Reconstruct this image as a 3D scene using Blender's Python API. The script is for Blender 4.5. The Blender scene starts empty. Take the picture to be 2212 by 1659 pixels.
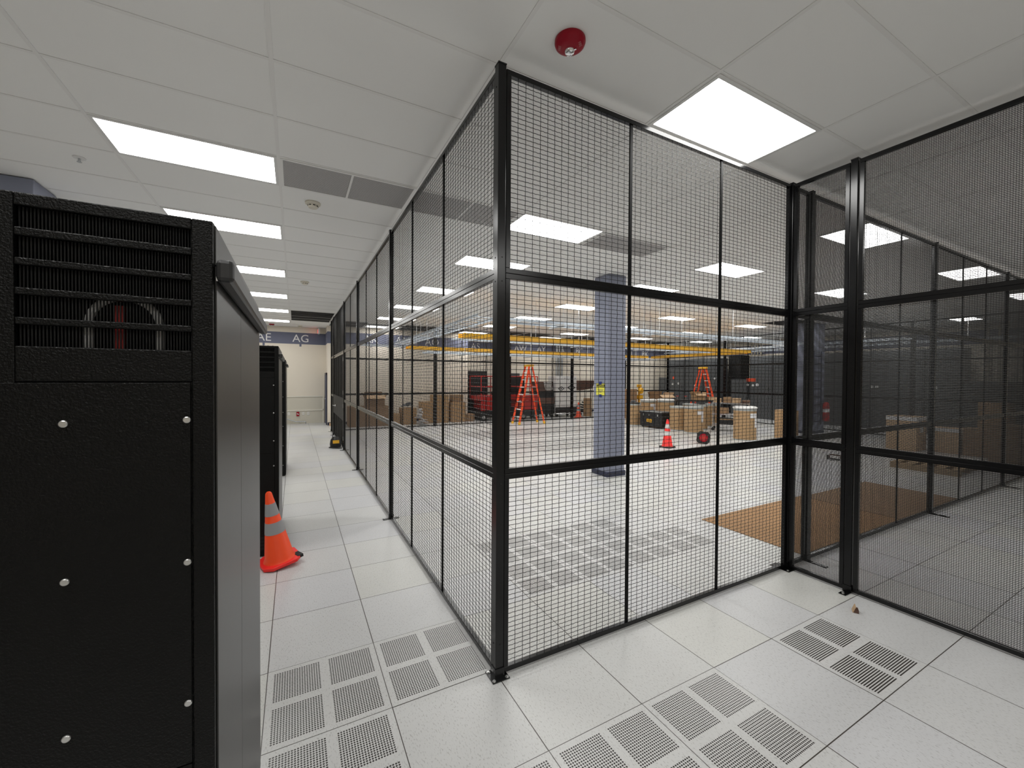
import bpy, math, random
from mathutils import Vector, Matrix
random.seed(7)
PI = math.pi
C = bpy.context.scene.collection
CZ = 3.687            # ceiling height
T = 0.6096            # floor tile

# ------------------------------------------------------------------ materials
def mat(name, col, rough=0.5, metal=0.0, spec=0.5, bump=None, var=None, coat=0.0):
    m = bpy.data.materials.new(name); m.use_nodes = True
    nt = m.node_tree; b = nt.nodes['Principled BSDF']
    b.inputs['Base Color'].default_value = (*col, 1)
    b.inputs['Roughness'].default_value = rough
    b.inputs['Metallic'].default_value = metal
    b.inputs['Specular IOR Level'].default_value = spec
    if coat: b.inputs['Coat Weight'].default_value = coat
    tc = nt.nodes.new('ShaderNodeTexCoord')
    if var:                      # (scale, amount)  gentle mottling of the paint
        n = nt.nodes.new('ShaderNodeTexNoise'); n.inputs['Scale'].default_value = var[0]
        n.inputs['Detail'].default_value = 4
        nt.links.new(tc.outputs['Object'], n.inputs['Vector'])
        mx = nt.nodes.new('ShaderNodeMix'); mx.data_type = 'RGBA'
        mx.inputs[6].default_value = (*[max(0, c*(1-var[1])) for c in col], 1)
        mx.inputs[7].default_value = (*[min(1, c*(1+var[1])) for c in col], 1)
        nt.links.new(n.outputs['Fac'], mx.inputs[0]); nt.links.new(mx.outputs[2], b.inputs['Base Color'])
    if bump:                     # (scale, strength, distance)
        n = nt.nodes.new('ShaderNodeTexNoise'); n.inputs['Scale'].default_value = bump[0]
        n.inputs['Detail'].default_value = 2
        nt.links.new(tc.outputs['Object'], n.inputs['Vector'])
        bp = nt.nodes.new('ShaderNodeBump'); bp.inputs['Strength'].default_value = bump[1]
        bp.inputs['Distance'].default_value = bump[2]
        nt.links.new(n.outputs['Fac'], bp.inputs['Height']); nt.links.new(bp.outputs['Normal'], b.inputs['Normal'])
    return m

def emis(name, col, s):
    m = bpy.data.materials.new(name); m.use_nodes = True
    nt = m.node_tree; nt.nodes.clear()
    e = nt.nodes.new('ShaderNodeEmission'); o = nt.nodes.new('ShaderNodeOutputMaterial')
    e.inputs[0].default_value = (*col, 1); e.inputs[1].default_value = s
    nt.links.new(e.outputs[0], o.inputs[0]); return m

def N(nt, kind, **kw):
    n = nt.nodes.new(kind)
    for k, v in kw.items(): setattr(n, k, v)
    return n
def M(nt, op, a, b=None, c=None):
    n = nt.nodes.new('ShaderNodeMath'); n.operation = op
    for i, v in enumerate((a, b, c)):
        if v is None: continue
        if isinstance(v, (int, float)): n.inputs[i].default_value = v
        else: nt.links.new(v, n.inputs[i])
    return n.outputs[0]
def mixc(nt, f, a, b):
    n = nt.nodes.new('ShaderNodeMix'); n.data_type = 'RGBA'
    for i, v in ((0, f), (6, a), (7, b)):
        if isinstance(v, (int, float)): n.inputs[i].default_value = v
        elif isinstance(v, tuple): n.inputs[i].default_value = (*v, 1)
        else: nt.links.new(v, n.inputs[i])
    return n.outputs[2]

LAM = (0.645, 0.645, 0.64)
def laminate(nt, vec):
    """white speckled high-pressure laminate: fine short grey flecks"""
    mp = N(nt, 'ShaderNodeMapping'); mp.inputs['Scale'].default_value = (150, 60, 60)
    mp.inputs['Rotation'].default_value = (0, 0, 0.9); nt.links.new(vec, mp.inputs[0])
    n1 = N(nt, 'ShaderNodeTexNoise'); n1.inputs['Scale'].default_value = 1.0; n1.inputs['Detail'].default_value = 3
    nt.links.new(mp.outputs[0], n1.inputs['Vector'])
    r = N(nt, 'ShaderNodeValToRGB'); r.color_ramp.elements[0].position = 0.30; r.color_ramp.elements[1].position = 0.44
    r.color_ramp.elements[0].color = (0.62, 0.61, 0.60, 1); r.color_ramp.elements[1].color = (1, 1, 1, 1)
    nt.links.new(n1.outputs['Fac'], r.inputs[0])
    n2 = N(nt, 'ShaderNodeTexNoise'); n2.inputs['Scale'].default_value = 2.2; n2.inputs['Detail'].default_value = 5
    nt.links.new(vec, n2.inputs['Vector'])
    base = mixc(nt, n2.outputs['Fac'], tuple(c*0.95 for c in LAM), tuple(c*1.05 for c in LAM))
    mm = N(nt, 'ShaderNodeMix', data_type='RGBA', blend_type='MULTIPLY'); mm.inputs[0].default_value = 0.85
    nt.links.new(base, mm.inputs[6]); nt.links.new(r.outputs[0], mm.inputs[7])
    return mm.outputs[2]

def floor_mat():
    m = bpy.data.materials.new('floor_laminate'); m.use_nodes = True
    nt = m.node_tree; b = nt.nodes['Principled BSDF']; b.inputs['Roughness'].default_value = 0.33
    g = N(nt, 'ShaderNodeNewGeometry'); s = N(nt, 'ShaderNodeSeparateXYZ'); nt.links.new(g.outputs['Position'], s.inputs[0])
    col = laminate(nt, g.outputs['Position'])
    fx = M(nt, 'DIVIDE', s.outputs[0], T); fy = M(nt, 'DIVIDE', s.outputs[1], T)
    cx = M(nt, 'FLOOR', fx); cy = M(nt, 'FLOOR', fy)
    cmb = N(nt, 'ShaderNodeCombineXYZ'); nt.links.new(cx, cmb.inputs[0]); nt.links.new(cy, cmb.inputs[1])
    wn = N(nt, 'ShaderNodeTexWhiteNoise', noise_dimensions='2D'); nt.links.new(cmb.outputs[0], wn.inputs['Vector'])
    tint = mixc(nt, wn.outputs['Value'], (0.96, 0.965, 1.0), (1.0, 1.0, 0.965))
    mm = N(nt, 'ShaderNodeMix', data_type='RGBA', blend_type='MULTIPLY'); mm.inputs[0].default_value = 1
    nt.links.new(col, mm.inputs[6]); nt.links.new(tint, mm.inputs[7])
    dx = M(nt, 'MULTIPLY', M(nt, 'SUBTRACT', 0.5, M(nt, 'ABSOLUTE', M(nt, 'SUBTRACT', M(nt, 'FRACT', fx), 0.5))), T)
    dy = M(nt, 'MULTIPLY', M(nt, 'SUBTRACT', 0.5, M(nt, 'ABSOLUTE', M(nt, 'SUBTRACT', M(nt, 'FRACT', fy), 0.5))), T)
    d = M(nt, 'MINIMUM', dx, dy)
    ln = M(nt, 'LESS_THAN', d, 0.0026)
    nt.links.new(mixc(nt, ln, mm.outputs[2], (0.050, 0.041, 0.034)), b.inputs['Base Color'])
    return m

def perf_mat(slots):
    """laminate tile with four fields of holes (or slots); object space, origin at the tile centre"""
    m = bpy.data.materials.new('slotted_tile' if slots else 'perforated_tile'); m.use_nodes = True
    nt = m.node_tree; b = nt.nodes['Principled BSDF']; b.inputs['Roughness'].default_value = 0.36
    tc = N(nt, 'ShaderNodeTexCoord'); s = N(nt, 'ShaderNodeSeparateXYZ'); nt.links.new(tc.outputs['Object'], s.inputs[0])
    g = N(nt, 'ShaderNodeNewGeometry')
    col = laminate(nt, g.outputs['Position'])
    ax = M(nt, 'ABSOLUTE', s.outputs[0]); ay = M(nt, 'ABSOLUTE', s.outputs[1])
    lo, hi = 0.0245, 0.2715
    inx = M(nt, 'MULTIPLY', M(nt, 'GREATER_THAN', ax, lo), M(nt, 'LESS_THAN', ax, hi))
    iny = M(nt, 'MULTIPLY', M(nt, 'GREATER_THAN', ay, lo), M(nt, 'LESS_THAN', ay, hi))
    ins = M(nt, 'MULTIPLY', inx, iny)
    p = (hi-lo)/19
    qx = M(nt, 'SUBTRACT', M(nt, 'FRACT', M(nt, 'DIVIDE', M(nt, 'SUBTRACT', ax, lo), p)), 0.5)
    qy = M(nt, 'SUBTRACT', M(nt, 'FRACT', M(nt, 'DIVIDE', M(nt, 'SUBTRACT', ay, lo), p)), 0.5)
    if slots:
        h = M(nt, 'LESS_THAN', M(nt, 'ABSOLUTE', qy), 0.25)
        h = M(nt, 'MULTIPLY', h, M(nt, 'GREATER_THAN', M(nt, 'ABSOLUTE', M(nt, 'SUBTRACT', ax, (lo+hi)/2)), -1.0))
    else:
        r2 = M(nt, 'ADD', M(nt, 'MULTIPLY', qx, qx), M(nt, 'MULTIPLY', qy, qy))
        h = M(nt, 'LESS_THAN', r2, 0.128)
    f = M(nt, 'MULTIPLY', ins, h)
    nt.links.new(mixc(nt, f, col, (0.02, 0.015, 0.012)), b.inputs['Base Color'])
    return m

K = {}
K['floor'] = floor_mat()
K['perf'] = perf_mat(False); K['slot'] = perf_mat(True)
K['black'] = mat('black_gloss_paint', (0.004, 0.004, 0.0045), 0.22, 0, 0.38, bump=(260, 0.05, 0.001))
K['wire'] = mat('black_wire', (0.006, 0.006, 0.006), 0.38, 0, 0.4)
K['texblack'] = mat('textured_black_steel', (0.0028, 0.0028, 0.0027), 0.36, 0, 0.20, bump=(260, 0.6, 0.003))
K['sideglare'] = mat('satin_black_painted_glare', (0.032, 0.032, 0.031), 0.34, 0, 0.5, bump=(420, 0.25, 0.001))  # base lightened to paint in the grazing glare on the cabinet sides
K['plastic'] = mat('black_plastic', (0.014, 0.014, 0.015), 0.4)
K['dark'] = mat('dark_void', (0.004, 0.004, 0.004), 0.8)
K['zinc'] = mat('zinc_screw', (0.62, 0.62, 0.61), 0.32, 0.9)
K['steel'] = mat('galvanised_steel', (0.50, 0.52, 0.54), 0.38, 0.85, var=(9, 0.12))
K['chrome'] = mat('chrome_wire', (0.72, 0.73, 0.74), 0.2, 1.0)
K['ceil'] = mat('ceiling_tile', (0.91, 0.91, 0.895), 0.9, bump=(90, 0.12, 0.002), var=(0.7, 0.02))
K['tbar'] = mat('white_tbar', (0.86, 0.855, 0.84), 0.6)
K['white'] = mat('white_enamel', (0.78, 0.78, 0.77), 0.45)
K['ivory'] = mat('ivory_plastic', (0.72, 0.68, 0.58), 0.4)
K['lamp'] = emis('lamp_lens', (1.0, 0.992, 0.965), 14.5)
K['wall'] = mat('cream_wall_paint', (0.80, 0.735, 0.63), 0.75, var=(0.8, 0.03), bump=(120, 0.05, 0.001))
K['wains'] = mat('greyed_cream_paint', (0.66, 0.625, 0.53), 0.7, var=(1.0, 0.03))
K['trim'] = mat('cream_trim', (0.82, 0.79, 0.70), 0.5)
K['band'] = mat('slate_blue_band', (0.125, 0.135, 0.20), 0.6, var=(1.2, 0.05))
K['col'] = mat('blue_grey_column_paint', (0.245, 0.265, 0.345), 0.5, var=(1.5, 0.05))
K['navy'] = mat('navy_base', (0.022, 0.027, 0.06), 0.45)
K['letter'] = mat('white_letter', (0.80, 0.80, 0.79), 0.5)
K['card'] = mat('cardboard', (0.40, 0.255, 0.135), 0.85, var=(3, 0.10), bump=(60, 0.08, 0.001))
K['cardd'] = mat('darker_cardboard', (0.29, 0.18, 0.10), 0.85, var=(3, 0.12))
K['cardl'] = mat('pale_cardboard', (0.55, 0.38, 0.23), 0.85, var=(3, 0.08))
K['sheet'] = mat('floor_cardboard', (0.36, 0.205, 0.095), 0.85, var=(2, 0.12))
K['drum'] = mat('kraft_drum', (0.41, 0.265, 0.135), 0.7, var=(4, 0.07))
K['paper'] = mat('white_paper', (0.75, 0.75, 0.77), 0.7)
K['tape'] = mat('packing_tape', (0.34, 0.22, 0.12), 0.35)
K['orange'] = mat('safety_orange', (1.0, 0.078, 0.012), 0.45, var=(6, 0.06))
K['redor'] = mat('hot_red_vinyl', (0.97, 0.024, 0.020), 0.42, var=(6, 0.06))
K['refl'] = mat('grey_reflective_sleeve', (0.33, 0.33, 0.34), 0.45, bump=(140, 0.12, 0.001))
K['reflw'] = mat('white_reflective_sleeve', (0.72, 0.71, 0.69), 0.45)
K['ladder'] = mat('orange_fibreglass', (0.85, 0.085, 0.022), 0.4)
K['yellow'] = mat('yellow_plastic', (0.80, 0.43, 0.025), 0.45)
K['ysign'] = mat('yellow_sign', (0.80, 0.76, 0.10), 0.6)
K['btape'] = mat('blue_tape', (0.012, 0.03, 0.22), 0.6)
K['red'] = mat('red_paint', (0.42, 0.018, 0.015), 0.4)
K['rail'] = mat('red_lift_rail', (0.50, 0.030, 0.025), 0.4)
K['fire'] = mat('fire_red_plastic', (0.33, 0.006, 0.020), 0.35, 0, 0.22)
K['pink'] = mat('pale_pink_print', (0.60, 0.25, 0.26), 0.5)
K['grey'] = mat('slate_grey_steel', (0.080, 0.085, 0.090), 0.45, var=(1, 0.05))
K['stiff'] = mat('flat_black_bar', (0.006, 0.006, 0.006), 0.6, 0, 0.12)
K['lockp'] = mat('satin_dark_plate', (0.030, 0.029, 0.028), 0.6, 0, 0.3)
K['grey2'] = mat('mid_grey_steel', (0.14, 0.15, 0.16), 0.5)
K['pale'] = mat('pale_blue_tray', (0.60, 0.66, 0.72), 0.35, 0.6)
K['pipe'] = mat('beige_conduit', (0.48, 0.43, 0.34), 0.5)
K['rubber'] = mat('black_rubber', (0.018, 0.018, 0.018), 0.7)
K['wheel'] = mat('grey_wheel', (0.45, 0.45, 0.44), 0.6)
K['brown'] = mat('brown_plastic', (0.11, 0.055, 0.038), 0.5)
K['louver'] = mat('grey_louver', (0.62, 0.61, 0.61), 0.5)
K['exit'] = emis('red_exit_glow', (1.0, 0.05, 0.06), 3.0)
K['green'] = emis('green_indicator', (0.25, 1.0, 0.7), 2.0)
K['mirror'] = mat('strobe_reflector', (0.85, 0.85, 0.86), 0.12, 1.0)
K['lgrey'] = mat('light_grey_band', (0.42, 0.45, 0.44), 0.5, 0.4)
K['wood'] = mat('pallet_wood', (0.40, 0.28, 0.16), 0.8, var=(5, 0.15))

# ------------------------------------------------------------------ mesh builder
class MB:
    def __init__(self): self.v = []; self.f = []
    def add(self, vs, fs):
        b = len(self.v); self.v += [tuple(p) for p in vs]; self.f += [tuple(b+i for i in f) for f in fs]; return self
    def box(self, x0, y0, z0, x1, y1, z1):
        return self.add([(x0,y0,z0),(x1,y0,z0),(x1,y1,z0),(x0,y1,z0),(x0,y0,z1),(x1,y0,z1),(x1,y1,z1),(x0,y1,z1)],
                        [(0,3,2,1),(4,5,6,7),(0,1,5,4),(1,2,6,5),(2,3,7,6),(3,0,4,7)])
    def obox(self, c, s, rot=(0,0,0)):
        from mathutils import Euler
        R = Euler(rot).to_matrix(); c = Vector(c); h = Vector(s)/2
        vs = [c + R @ Vector((sx*h.x, sy*h.y, sz*h.z)) for sz in (-1,1) for sx, sy in ((-1,-1),(1,-1),(1,1),(-1,1))]
        return self.add(vs, [(0,3,2,1),(4,5,6,7),(0,1,5,4),(1,2,6,5),(2,3,7,6),(3,0,4,7)])
    def bar(self, p, q, w, h=None):
        """box beam from p to q"""
        h = h or w; p = Vector(p); q = Vector(q); d = (q-p).normalized()
        u = d.cross(Vector((0,0,1)));  u = Vector((1,0,0)) if u.length < 1e-5 else u.normalized()
        n = d.cross(u).normalized(); vs = []
        for o in (p, q):
            for a, b in ((-1,-1),(1,-1),(1,1),(-1,1)): vs.append(o + u*a*w/2 + n*b*h/2)
        return self.add(vs, [(0,1,2,3),(7,6,5,4),(0,4,5,1),(1,5,6,2),(2,6,7,3),(3,7,4,0)])
    def tube(self, pts, r, n=8, cap=True):
        pts = [Vector(p) for p in pts]; rings = []; u = None
        for i, p in enumerate(pts):
            d = (pts[min(i+1, len(pts)-1)] - pts[max(i-1, 0)]).normalized()
            if u is None:
                u = d.cross(Vector((0,0,1)))
                if u.length < 1e-4: u = d.cross(Vector((0,1,0)))
            u = (u - d*u.dot(d)).normalized(); w = d.cross(u)
            rr = r[i] if isinstance(r, (list, tuple)) else r
            rings.append([p + (u*math.cos(2*PI*k/n) + w*math.sin(2*PI*k/n))*rr for k in range(n)])
        vs = [q for rg in rings for q in rg]; fs = []
        for i in range(len(pts)-1):
            for k in range(n): fs.append((i*n+k, i*n+(k+1)%n, (i+1)*n+(k+1)%n, (i+1)*n+k))
        if cap: fs.append(tuple(range(n-1,-1,-1))); fs.append(tuple((len(pts)-1)*n+k for k in range(n)))
        return self.add(vs, fs)
    def lathe(self, prof, c=(0,0,0), n=24, axis='z', cap=True):
        c = Vector(c); vs = []; fs = []
        for r, h in prof:
            for k in range(n):
                a = 2*PI*k/n; p = (r*math.cos(a), r*math.sin(a), h)
                if axis == 'y': p = (p[0], p[2], p[1])
                if axis == 'x': p = (p[2], p[0], p[1])
                vs.append(c + Vector(p))
        for i in range(len(prof)-1):
            for k in range(n): fs.append((i*n+k, i*n+(k+1)%n, (i+1)*n+(k+1)%n, (i+1)*n+k))
        if cap: fs.append(tuple(range(n-1,-1,-1))); fs.append(tuple((len(prof)-1)*n+k for k in range(n)))
        return self.add(vs, fs)
    def prism(self, poly, z0, z1):
        n = len(poly)
        return self.add([(x,y,z0) for x,y in poly]+[(x,y,z1) for x,y in poly],
                        [tuple(range(n-1,-1,-1)), tuple(range(n,2*n))]+[(i,(i+1)%n,n+(i+1)%n,n+i) for i in range(n)])
    def mesh(self, name, m, smooth=False):
        me = bpy.data.meshes.new(name); me.from_pydata(self.v, [], self.f); me.materials.append(m)
        if smooth:
            me.polygons.foreach_set('use_smooth', [True]*len(me.polygons))
        me.update(); return me
    def build(self, name, m, parent=None, smooth=False, bevel=0, loc=None, rot=None):
        o = bpy.data.objects.new(name, self.mesh(name, m, smooth)); C.objects.link(o)
        if parent is not None: o.parent = parent
        if loc: o.location = loc
        if rot: o.rotation_euler = rot
        if smooth:
            try: o.data.set_sharp_from_angle(angle=math.radians(35))
            except Exception: pass
        if bevel:
            b = o.modifiers.new('edge', 'BEVEL'); b.width = bevel; b.segments = 2; b.limit_method = 'ANGLE'
        return o

def tag(o, label=None, cat=None, group=None, kind=None):
    if label: o['label'] = label
    if cat: o['category'] = cat
    if group: o['group'] = group
    if kind: o['kind'] = kind
    return o
def thing(name, label, cat, loc=(0,0,0), rz=0, group=None, rot=None):
    o = bpy.data.objects.new(name, None); C.objects.link(o); o.location = loc
    o.rotation_euler = rot or (0,0,rz); o.empty_display_size = 0.1
    return tag(o, label, cat, group)
def inst(me, name, parent, loc=(0,0,0), rot=(0,0,0), scale=None):
    o = bpy.data.objects.new(name, me); C.objects.link(o); o.parent = parent; o.location = loc; o.rotation_euler = rot
    if scale: o.scale = scale
    return o
def dup(root, loc, rz=None, label=None, group=None):
    r = root.copy(); C.objects.link(r); r.location = loc
    if rz is not None: r.rotation_euler = (0,0,rz)
    if label: r['label'] = label
    if group: r['group'] = group
    for ch in list(root.children):
        c = ch.copy(); C.objects.link(c); c.parent = r
        for g in list(ch.children):
            d = g.copy(); C.objects.link(d); d.parent = c
    return r
def struct(mb, name, m, bevel=0, smooth=False):
    o = mb.build(name, m, None, smooth, bevel); o['kind'] = 'structure'; return o

def text_mesh(s, h, depth=0.003, align='CENTER', m=None, width=None):
    cu = bpy.data.curves.new('lettering', 'FONT'); cu.body = s; cu.size = 1; cu.align_x = align
    cu.extrude = 0.0; cu.resolution_u = 3
    o = bpy.data.objects.new('tmp', cu); C.objects.link(o)
    dg = bpy.context.evaluated_depsgraph_get(); dg.update()
    me = bpy.data.meshes.new_from_object(o.evaluated_get(dg))
    bpy.data.objects.remove(o); bpy.data.curves.remove(cu)
    xs = [v.co.x for v in me.vertices]; ys = [v.co.y for v in me.vertices]
    sc = h/(max(ys)-min(ys)); sx = width/(max(xs)-min(xs)) if width else sc
    cx = (max(xs)+min(xs))/2; cy = (max(ys)+min(ys))/2
    for v in me.vertices: v.co = ((v.co.x-cx)*sx, (v.co.y-cy)*sc, 0)
    me.materials.clear(); me.materials.append(m or K['letter']); me.name = 'lettering'
    return me

# ------------------------------------------------------------------ setting
XW, YW = 19.2, 15.4          # right wall, back wall
JX, JY = 5.57, 14.3          # the wall block that steps forward at the end of the corridor
XL, YF = -8.0, -6.5
fl = struct(MB().box(XL, YF, -0.12, XW, YW, 0.0), 'floor', K['floor'])
struct(MB().box(XL, YF, CZ+0.0035, XW, YW, CZ+0.12), 'ceiling', K['ceil'])
LX = [-2.416, 1.245, 5.0, 8.88, 12.68, 16.5]
gx = []
for i, x in enumerate([-6.075]+LX):
    gx += [x, x+1.2192]
    nx = ([-6.075]+LX+[20.2])[i+1]
    gx.append((x+1.2192+nx)/2)
grid = MB()
for x in gx:
    if x < XW-0.1: grid.box(x-0.012, YF, CZ-0.001, x+0.012, YW, CZ+0.003)
k = -10
while 0.03+0.6096*k < YW-0.05:
    y = 0.03+0.6096*k
    if y > YF+0.1: grid.box(XL, y-0.012, CZ, XW, y+0.012, CZ+0.003)
    k += 1
struct(grid, 'ceiling_grid', K['tbar'])

def wall(name, x0, y0, x1, y1):
    return struct(MB().box(x0, y0, 0, x1, y1, CZ), name, K['wall'])
wb = wall('wall_back', XL, YW, XW, YW+0.12)
wj = struct(MB().box(0.0, JY, 0, JX, YW-0.002, CZ-0.002), 'wall_back_step', K['wall'])
wl = wall('wall_left', XL-0.12, YF, XL, YW); wr = wall('wall_right', XW, YF, XW+0.12, YW); wf = wall('wall_front', XL, YF-0.12, XW, YF)
B0, B1 = 3.042, 3.475
def band(mb, parent): 
    o = mb.build('painted_band', K['band'], parent); return o
bb = band(MB().box(XL, YW-0.004, B0, -0.004, YW-0.0005, B1).box(JX+0.005, YW-0.004, B0, XW-0.005, YW-0.0005, B1), wb)
bj = band(MB().box(-0.004, JY-0.004, B0, JX+0.004, JY-0.0005, B1).box(-0.004, JY-0.004, B0, -0.0005, YW-0.006, B1)
          .box(JX+0.0005, JY-0.004, B0, JX+0.004, YW-0.006, B1), wj)
br = band(MB().box(XW-0.004, 0.5, B0, XW-0.0005, YW-0.006, B1), wr)
def letters(s, x, y, parent, rot=(PI/2,0,0), h=0.285, tick=True):
    me = text_mesh(s, h); inst(me, 'lettering', parent, (x, y, 3.262), rot)
for i, s in enumerate(['AE','AG','AI','AK','AM','AO','AQ','AS','AU','AW','AY','BA','BC','BE','BG','BI','BK']):
    x = -2.08+1.2065*i
    if s in ('AI','AK','AM','AO'): letters(s, x, JY-0.006, bj); MB().box(x-0.035, JY-0.004, 2.95, x+0.035, JY-0.0005, B0).build('tick_mark', K['band'], bj)
    elif x < XW-0.5 and s != 'AQ': letters(s, x, YW-0.006, bb); MB().box(x-0.035, YW-0.004, 2.95, x+0.035, YW-0.0005, B0).build('tick_mark', K['band'], bb)
for i, s in enumerate(['57','55','53','51','49','47','45']):
    letters(s, XW-0.006, 11.08-1.33*i, br, (PI/2, 0, -PI/2))
struct(MB().box(JX*0+0.0, JY-0.012, 0, JX, JY-0.001, 0.11), 'baseboard_back_step', K['navy'])
struct(MB().box(JX+0.02, YW-0.012, 0, XW-0.02, YW-0.001, 0.11), 'baseboard_back', K['navy'])
# end of the corridor: lower wall panelling, trims, blue door in the step's side
struct(MB().box(-4.0, YW-0.02, 0.0, -0.07, YW-0.001, 1.03), 'wall_back_panelling', K['wains'])
struct(MB().box(-4.0, YW-0.045, 1.02, -0.07, YW-0.021, 1.06), 'trim_1', K['trim'])
struct(MB().box(-4.0, YW-0.045, 0.485, -0.07, YW-0.021, 0.525), 'trim_2', K['trim'])
struct(MB().box(-0.10, YW-0.045, 0.0, -0.06, YW-0.0215, 1.02), 'trim_3', K['trim'])
dr = struct(MB().box(-0.035, 14.42, 0, -0.001, 14.50, 1.95).box(-0.035, 15.22, 0, -0.001, 15.30, 1.95).box(-0.035, 14.42, 1.87, -0.001, 15.30, 1.95), 'door_1', K['navy'])
dl = MB().box(-0.02, 14.505, 0.01, -0.002, 15.215, 1.865).build('door_leaf', K['band'], dr)
MB().tube([(-0.02,15.1,0.95),(-0.07,15.1,0.95),(-0.07,15.0,0.95)], 0.011).build('door_handle', K['steel'], dr, True)

# ------------------------------------------------------------------ columns
def column(name, x0, y0, x1, y1, label):
    o = struct(MB().box(x0, y0, 0, x1, y1, CZ-0.003), name, K['col'], bevel=0.01)
    b = 0.014
    MB().box(x0-b, y0-b, 0, x1+b, y0, 0.09).box(x0-b, y1, 0, x1+b, y1+b, 0.09).box(x0-b, y0, 0, x0, y1, 0.09).box(x1, y0, 0, x1+b, y1, 0.09).build('base_trim', K['navy'], o)
    o['label'] = label
    return o
cc = column('column', 3.93, 3.47, 4.34, 3.87, 'blue grey square column inside the mesh cage with a yellow caution sign')
c2 = column('column', 13.95, 5.0, 14.75, 5.5, 'blue grey square column behind the fine mesh at right')
c3 = column('column', -3.8, 3.46, -3.3, 3.91, 'blue grey column behind the near black cabinet at the far left')

# ------------------------------------------------------------------ lights
LIGHTS = [(-2.416, [-4.24, -1.80, 1.855, 3.684, 6.122, 8.560, 10.998, 13.436]),
          (1.245, [-4.24, -0.58, 1.855, 3.684, 6.122, 8.560, 10.998, 13.436]),
          (5.0, [-2.4, 0.08, 1.99, 3.78, 6.3, 8.66, 11.0, 13.5]),
          (8.88, [0.08, 2.0, 3.98, 6.34, 8.8, 11.66, 13.7]),
          (12.68, [0.08, 4.1, 6.38, 8.95, 11.66, 13.8]),
          (16.5, [2.02, 4.12, 6.5, 8.8, 11.3, 13.8])]
ltop = MB().box(0.012,0.012,-0.004,1.207,0.04,0.002).box(0.012,0.570,-0.004,1.207,0.598,0.002).box(0.012,0.04,-0.004,0.036,0.57,0.002).box(1.183,0.04,-0.004,1.207,0.57,0.002).mesh('light_frame', K['white'])
lens = MB().add([(0.036,0.04,0),(1.183,0.04,0),(1.183,0.57,0),(0.036,0.57,0)], [(3,2,1,0)]).mesh('light_diffuser', K['lamp'])
ORD = ['first','second','third','fourth','fifth','sixth','seventh','eighth','ninth','tenth']
CNAME = {-2.416:'over the black cabinets', 1.245:'row over the cage corner', 5.0:'second row of the cage', 8.88:'third row of the cage', 12.68:'fourth row of the cage', 16.5:'row by the grey switchgear'}
for x, ys in LIGHTS:
    vis = [y for y in ys if y > (1.0 if x < 0 else -1.0)]
    for y in ys:
        nm = (ORD[vis.index(y)]+' from the front' if y in vis else 'added unseen behind the viewpoint')  # lamps out of view are added for their light and reflections
        t = thing('ceiling_light', 'lit white ceiling panel, %s, %s' % (nm, CNAME[x]), 'light', (x, y-0.005, CZ-0.002), 0, 'lit ceiling panels')
        inst(ltop, 'light_frame', t); inst(lens, 'diffuser', t)

# ------------------------------------------------------------------ ceiling devices
def grille(x, y, w, d, sections, label, dark=False):
    t = thing('ceiling_vent', label, 'vent', (x, y, CZ), 0, 'open return slots' if dark else 'louvred ceiling vents')
    fr = MB(); f = 0.022
    fr.box(0, 0, -0.006, w, f, 0.001).box(0, d-f, -0.006, w, d, 0.001)
    sw = w/sections
    for i in range(sections+1):
        xx = min(max(i*sw, f/2), w-f/2); fr.box(xx-f/2, f, -0.006, xx+f/2, d-f, 0.001)
    fr.build('vent_frame', K['tbar'] if not dark else K['white'], t)
    MB().box(0.01, 0.01, 0.0012, w-0.01, d-0.01, 0.003).build('backing', K['dark'], t)
    for i in range(sections):
        s = MB(); n = 6 if dark else 40
        for q in range(n):
            yy = f+0.006+(d-2*f-0.012)*(q+0.5)/n
            if dark: s.obox(((i+0.5)*sw, yy, -0.004), (sw-f, 0.05, 0.003), (0.12,0,0))
            else: s.obox(((i+0.5)*sw, yy, -0.0015), (sw-f-0.004, 0.0112, 0.0016), (0.16,0,0))
        s.build('louver', K['plastic'] if dark else K['louver'], t)
    return t
grille(-1.185, 1.865, 1.195, 0.585, 2, 'double louvred grey ceiling vent beside the corridor lights')
grille(0.035, 1.865, 1.195, 0.585, 2, 'double louvred ceiling vent just inside the cage beside a light')
grille(2.50, 1.905, 1.20, 0.56, 1, 'single dark louvred ceiling vent in the middle of the cage')
grille(-1.185, 11.02, 1.19, 2.3, 1, 'black open ceiling slot at the end of the corridor', True)
for i, x in enumerate([0.03, 2.5, 3.75, 6.3, 7.6, 10.15, 11.4, 13.95, 15.2]):
    grille(x, 12.6, 1.18, 1.7, 1, 'black open ceiling slot along the back wall, %s from the corridor' % ORD[i], True)
grille(12.7, 4.9, 1.2, 1.1, 1, 'black open ceiling slot above the pale trays near the right wall', True)

def smoke(x, y, label):
    t = thing('smoke_detector', label, 'smoke detector', (x, y, CZ), 0, 'smoke detectors')
    MB().lathe([(0.078,0.006),(0.078,-0.012),(0.066,-0.022)], n=28).build('base', K['ivory'], t, True)
    MB().lathe([(0.052,-0.022),(0.050,-0.046),(0.040,-0.056)], n=28).build('sensor_head', K['ivory'], t, True)
    v = MB()
    for q in range(8):
        a = q*PI/4+0.2; v.obox((0.0495*math.cos(a), 0.0495*math.sin(a), -0.034), (0.006, 0.024, 0.008), (0,0,a))
    v.build('sensing_slot', K['dark'], t)
smoke(-0.895, 2.76, 'ivory smoke detector on the corridor ceiling near the grey vent')
smoke(-0.89, 6.95, 'ivory smoke detector farther down the corridor ceiling')
smoke(-0.89, 14.9, 'ivory smoke detector on the ceiling at the end of the corridor')
smoke(5.6, 5.0, 'smoke detector on the ceiling over the middle of the cage')
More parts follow.
